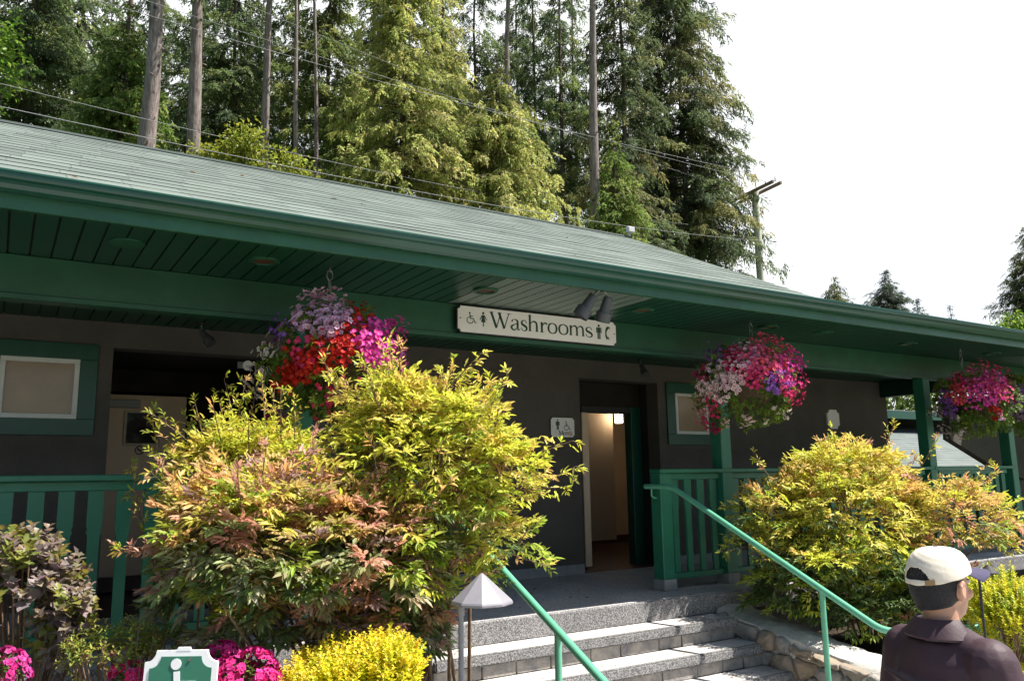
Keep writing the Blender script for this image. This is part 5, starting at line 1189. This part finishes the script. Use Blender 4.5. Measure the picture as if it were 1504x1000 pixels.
# trousers, shoes
tr_ = MB(); tr_.ell(mp_(0, 0, .86), (.135, .175, .11), 20, 12)
for s in (-1, 1): limb(tr_, [mp_(0, s*.088, .82), mp_(.02+s*.06, s*.092, .46), mp_(s*.1-.02, s*.092, .11)], [.102, .08, .074])
remesh(tr_, 'trousers', M['trousers'], man, .012, 3)
for s in (-1, 1):
    MB().ell(mp_(s*.1+.025, s*.092, .05), (.145, .052, .052), 18, 10).build('shoe', M['shoe'], man, smooth=True)
# jacket: torso + sleeves + hem, with folds
jk = MB(); torso(jk, .024); jk.tube([mp_(0, 0, .80), mp_(0, 0, .74)], [.16, .165], 20)
jk.ell(mp_(-.0, 0, S1-.05), (.115, .18, .07), 24, 12)
for s in (-1, 1):
    A = arm_pts(s); limb(jk, [A[0], A[1], A[2]], [.083, .068, .052]); jk.tube([mp_(-.005, s*.04, S1+.02), mp_(-.005, s*.1, S1-.012), A[0]+[0, s*.015, -.015], A[0]+[0, s*.035, -.09]], [.058, .068, .074, .07], 18)
for f in range(7):       # drape folds across the back
    z = S1-.1-f*.05; jk.tube([mp_(-.135, -.13+.03*math.sin(f*2), z), mp_(-.146, .0, z-.02+.02*math.sin(f)), mp_(-.135, .14, z+.015*math.cos(f*3))], [.007, .017, .007], 8)
remesh(jk, 'jacket', M['jacket'], man, .008, 2)
def ringloft(rows, n=40, close=True):
    mb = MB(); vs = []; fs = []
    for fn in rows:
        for j in range(n): vs.append(fn(2*math.pi*j/n))
    for i in range(len(rows)-1):
        for j in range(n): fs.append((i*n+j, i*n+(j+1) % n, (i+1)*n+(j+1) % n, (i+1)*n+j))
    return mb.add(vs, fs)
fr = lambda t: max(0, math.cos(t))          # 1 toward the front
def crow(rx, ry, z, drop): return lambda t: mp_(-.012+rx*math.cos(t), ry*math.sin(t), z-drop*fr(t))
jl = ringloft([crow(.07, .068, S1+.0, .05), crow(.074, .07, S1+.082, .085), crow(.078, .074, S1+.09, .088), crow(.09, .094, S1+.07, .092), crow(.108, .122, S1+.035, .1), crow(.106, .12, S1+.028, .1), crow(.09, .092, S1+.04, .09)])
co = jl.build('collar', M['jacket'], man, smooth=True)
ringloft([crow(.064, .061, S1+.01, .03), crow(.067, .064, S1+.083, .05), crow(.071, .068, S1+.086, .052), crow(.073, .07, S1+.02, .05)]).build('shirt_collar', M['shirt'], man, smooth=True)
# hair: below the cap, round the back and sides
hr = MB(); n = 40; vs = []; fs = []; m = 10
for i in range(m+1):
    for j in range(n+1):
        t = R_(78)+j/n*R_(204); f = i/m; side = abs(math.cos((t-math.pi)/1.0)); zz = HZ+.066-f*(.131+.02*max(0, -math.cos(t))-.05*max(0, math.cos(t)+.25))
        k_ = math.sqrt(max(.05, 1-((zz-HZ)/.125)**2)); e = .0055*(1-f**6)+.001*math.sin(j*2.7+i*1.9)
        k_ = max(k_, .85); vs.append(mp_(-.005+(.0985*k_+e)*math.cos(t), (.0765*k_+e)*math.sin(t), zz))
for i in range(m):
    for j in range(n): a = i*(n+1)+j; fs.append((a, a+1, a+n+2, a+n+1))
hr.add(vs, fs).build('hair', M['hair'], man, smooth=True)
# cap
cp = MB(); n, m = 144, 44; vs = []; fs = []; idx = {}
def rim(t): return HZ+.018+.022*math.cos(t)
for i in range(m+1):
    for j in range(n):
        t = 2*math.pi*j/n; zb = rim(t); ph = i/m*math.pi/2; zz = zb+(ctop-zb)*math.sin(ph)**1.0; k_ = math.cos(ph)**.62; pan = 1-.006*abs(math.sin(3*t))**.3*0-.004*(abs(math.sin(t*3)) < .08)
        vs.append(mp_(-.004+.109*k_*math.cos(t)*pan, .0885*k_*math.sin(t)*pan, zz+.0012*math.sin(9*t+i)*(1-i/m)))
for i in range(m):
    for j in range(n):
        t = 2*math.pi*(j+.5)/n; ang = abs(((t-math.pi)+math.pi) % (2*math.pi)-math.pi); arch = 14*math.sqrt(max(0, 1-(ang/R_(33))**2)) if ang < R_(33) else 0
        if 4 <= i < arch: continue
        fs.append((i*n+j, i*n+(j+1) % n, (i+1)*n+(j+1) % n, (i+1)*n+j))
cap = cp.add(vs, fs).build('cap', M['cap'], man, smooth=True)
sd_ = cap.modifiers.new('t', 'SOLIDIFY'); sd_.thickness = .0025; sd_.offset = 1
MB().ell(mp_(-.004, 0, ctop+.001), (.008, .008, .005), 12, 8).build('cap_button', M['brim'], cap, smooth=True)
# brim
bm_ = MB(); vs = []; fs = []; nn_, mm = 30, 8
for lay in (0, -.003):
    for i in range(mm+1):
        for j in range(nn_+1):
            a = R_(-68)+j/nn_*R_(136); f = i/mm; ex = .1*f*math.cos(a*.95)**.6
            x = -.004+.108*math.cos(a)+ex; y = .0885*math.sin(a)*(1+.02*f); vs.append(mp_(x, y, rim(a)+.004-.012*f-.016*(math.sin(a)**2)*f+lay))
q0 = (mm+1)*(nn_+1)
for i in range(mm):
    for j in range(nn_): a = i*(nn_+1)+j; fs.append((a, a+1, a+nn_+2, a+nn_+1)); fs.append((q0+a+nn_+1, q0+a+nn_+2, q0+a+1, q0+a))
for j in range(nn_): a = mm*(nn_+1)+j; fs.append((a, a+1, q0+a+1, q0+a))
bm_.add(vs, fs).build('brim', M['brim'], cap, smooth=True)
# strap with tan adjuster
sp_ = MB(); vs = []; fs = []; st0, st1, ns = R_(205), R_(222), 8
for i in range(ns+1):
    t = st0+(st1-st0)*i/ns; zb = rim(t)
    for e, z in ((.0045, -.001), (.0045, .016), (.006, .016), (.006, -.001)): vs.append(mp_(-.004+(.109+e)*math.cos(t), (.0885+e)*math.sin(t), zb+z))
for i in range(ns):
    for j in range(4): fs.append((i*4+j, i*4+(j+1) % 4, i*4+4+(j+1) % 4, i*4+4+j))
sp_.add(vs, fs).build('strap_adjuster', M['tan'], cap)

# ------------------------------------------------------------------ light and sky
SUN = unit(np.array([.43, -.32, .85]))
sl = bpy.data.lights.new('sun', 'SUN'); so = bpy.data.objects.new('sun', sl); COL.objects.link(so); sl.energy = 5.0; sl.angle = R_(.53); sl.color = (1, .95, .86)
so.rotation_euler = Vector(tuple(SUN)).to_track_quat('Z', 'Y').to_euler()
wd = bpy.data.worlds.new('World'); SC.world = wd; wd.use_nodes = True; nt = wd.node_tree; bg = nt.nodes['Background']
sky = node(nt, 'ShaderNodeTexSky', sky_type='NISHITA'); sky.sun_disc = False; sky.sun_elevation = math.asin(SUN[2]); sky.sun_rotation = math.atan2(SUN[0], SUN[1])
tc = node(nt, 'ShaderNodeTexCoord')
dp = node(nt, 'ShaderNodeVectorMath', operation='DOT_PRODUCT'); nt.links.new(tc.outputs['Generated'], dp.inputs[0]); dp.inputs[1].default_value = tuple(unit(np.array([.62, .72, .3])))
nz = node(nt, 'ShaderNodeTexNoise', Scale=2.6, Detail=7.0, Roughness=.55); nt.links.new(tc.outputs['Generated'], nz.inputs['Vector'])
ad = node(nt, 'ShaderNodeMath', operation='MULTIPLY_ADD'); nt.links.new(nz.outputs[0], ad.inputs[0]); ad.inputs[1].default_value = .55; nt.links.new(dp.outputs['Value'], ad.inputs[2])
mr = node(nt, 'ShaderNodeMapRange', interpolation_type='SMOOTHSTEP'); nt.links.new(ad.outputs[0], mr.inputs[0]); mr.inputs[1].default_value = .62; mr.inputs[2].default_value = .95
mx = node(nt, 'ShaderNodeMix', data_type='RGBA'); nt.links.new(mr.outputs[0], mx.inputs[0]); nt.links.new(sky.outputs[0], mx.inputs[6]); 
n3 = node(nt, 'ShaderNodeTexNoise', Scale=1.7, Detail=8.0, Roughness=.6); nt.links.new(tc.outputs['Generated'], n3.inputs['Vector'])
cr = node(nt, 'ShaderNodeValToRGB'); cr.color_ramp.elements[0].position = .3; cr.color_ramp.elements[0].color = (.58, .62, .7, 1); cr.color_ramp.elements[1].position = .52; cr.color_ramp.elements[1].color = (.8, .82, .84, 1)
nt.links.new(n3.outputs[0], cr.inputs[0]); sc3 = node(nt, 'ShaderNodeVectorMath', operation='SCALE'); sc3.inputs[3].default_value = 11.5; nt.links.new(cr.outputs[0], sc3.inputs[0]); nt.links.new(sc3.outputs[0], mx.inputs[7])
nt.links.new(mx.outputs[2], bg.inputs[0]); bg.inputs[1].default_value = .065
vs_ = SC.view_settings; vs_.view_transform = 'Standard'; vs_.look = 'None'; vs_.gamma = 1; vs_.use_curve_mapping = False; vs_.exposure = 1.12
SC.cycles.max_bounces = 6; SC.cycles.transparent_max_bounces = 4
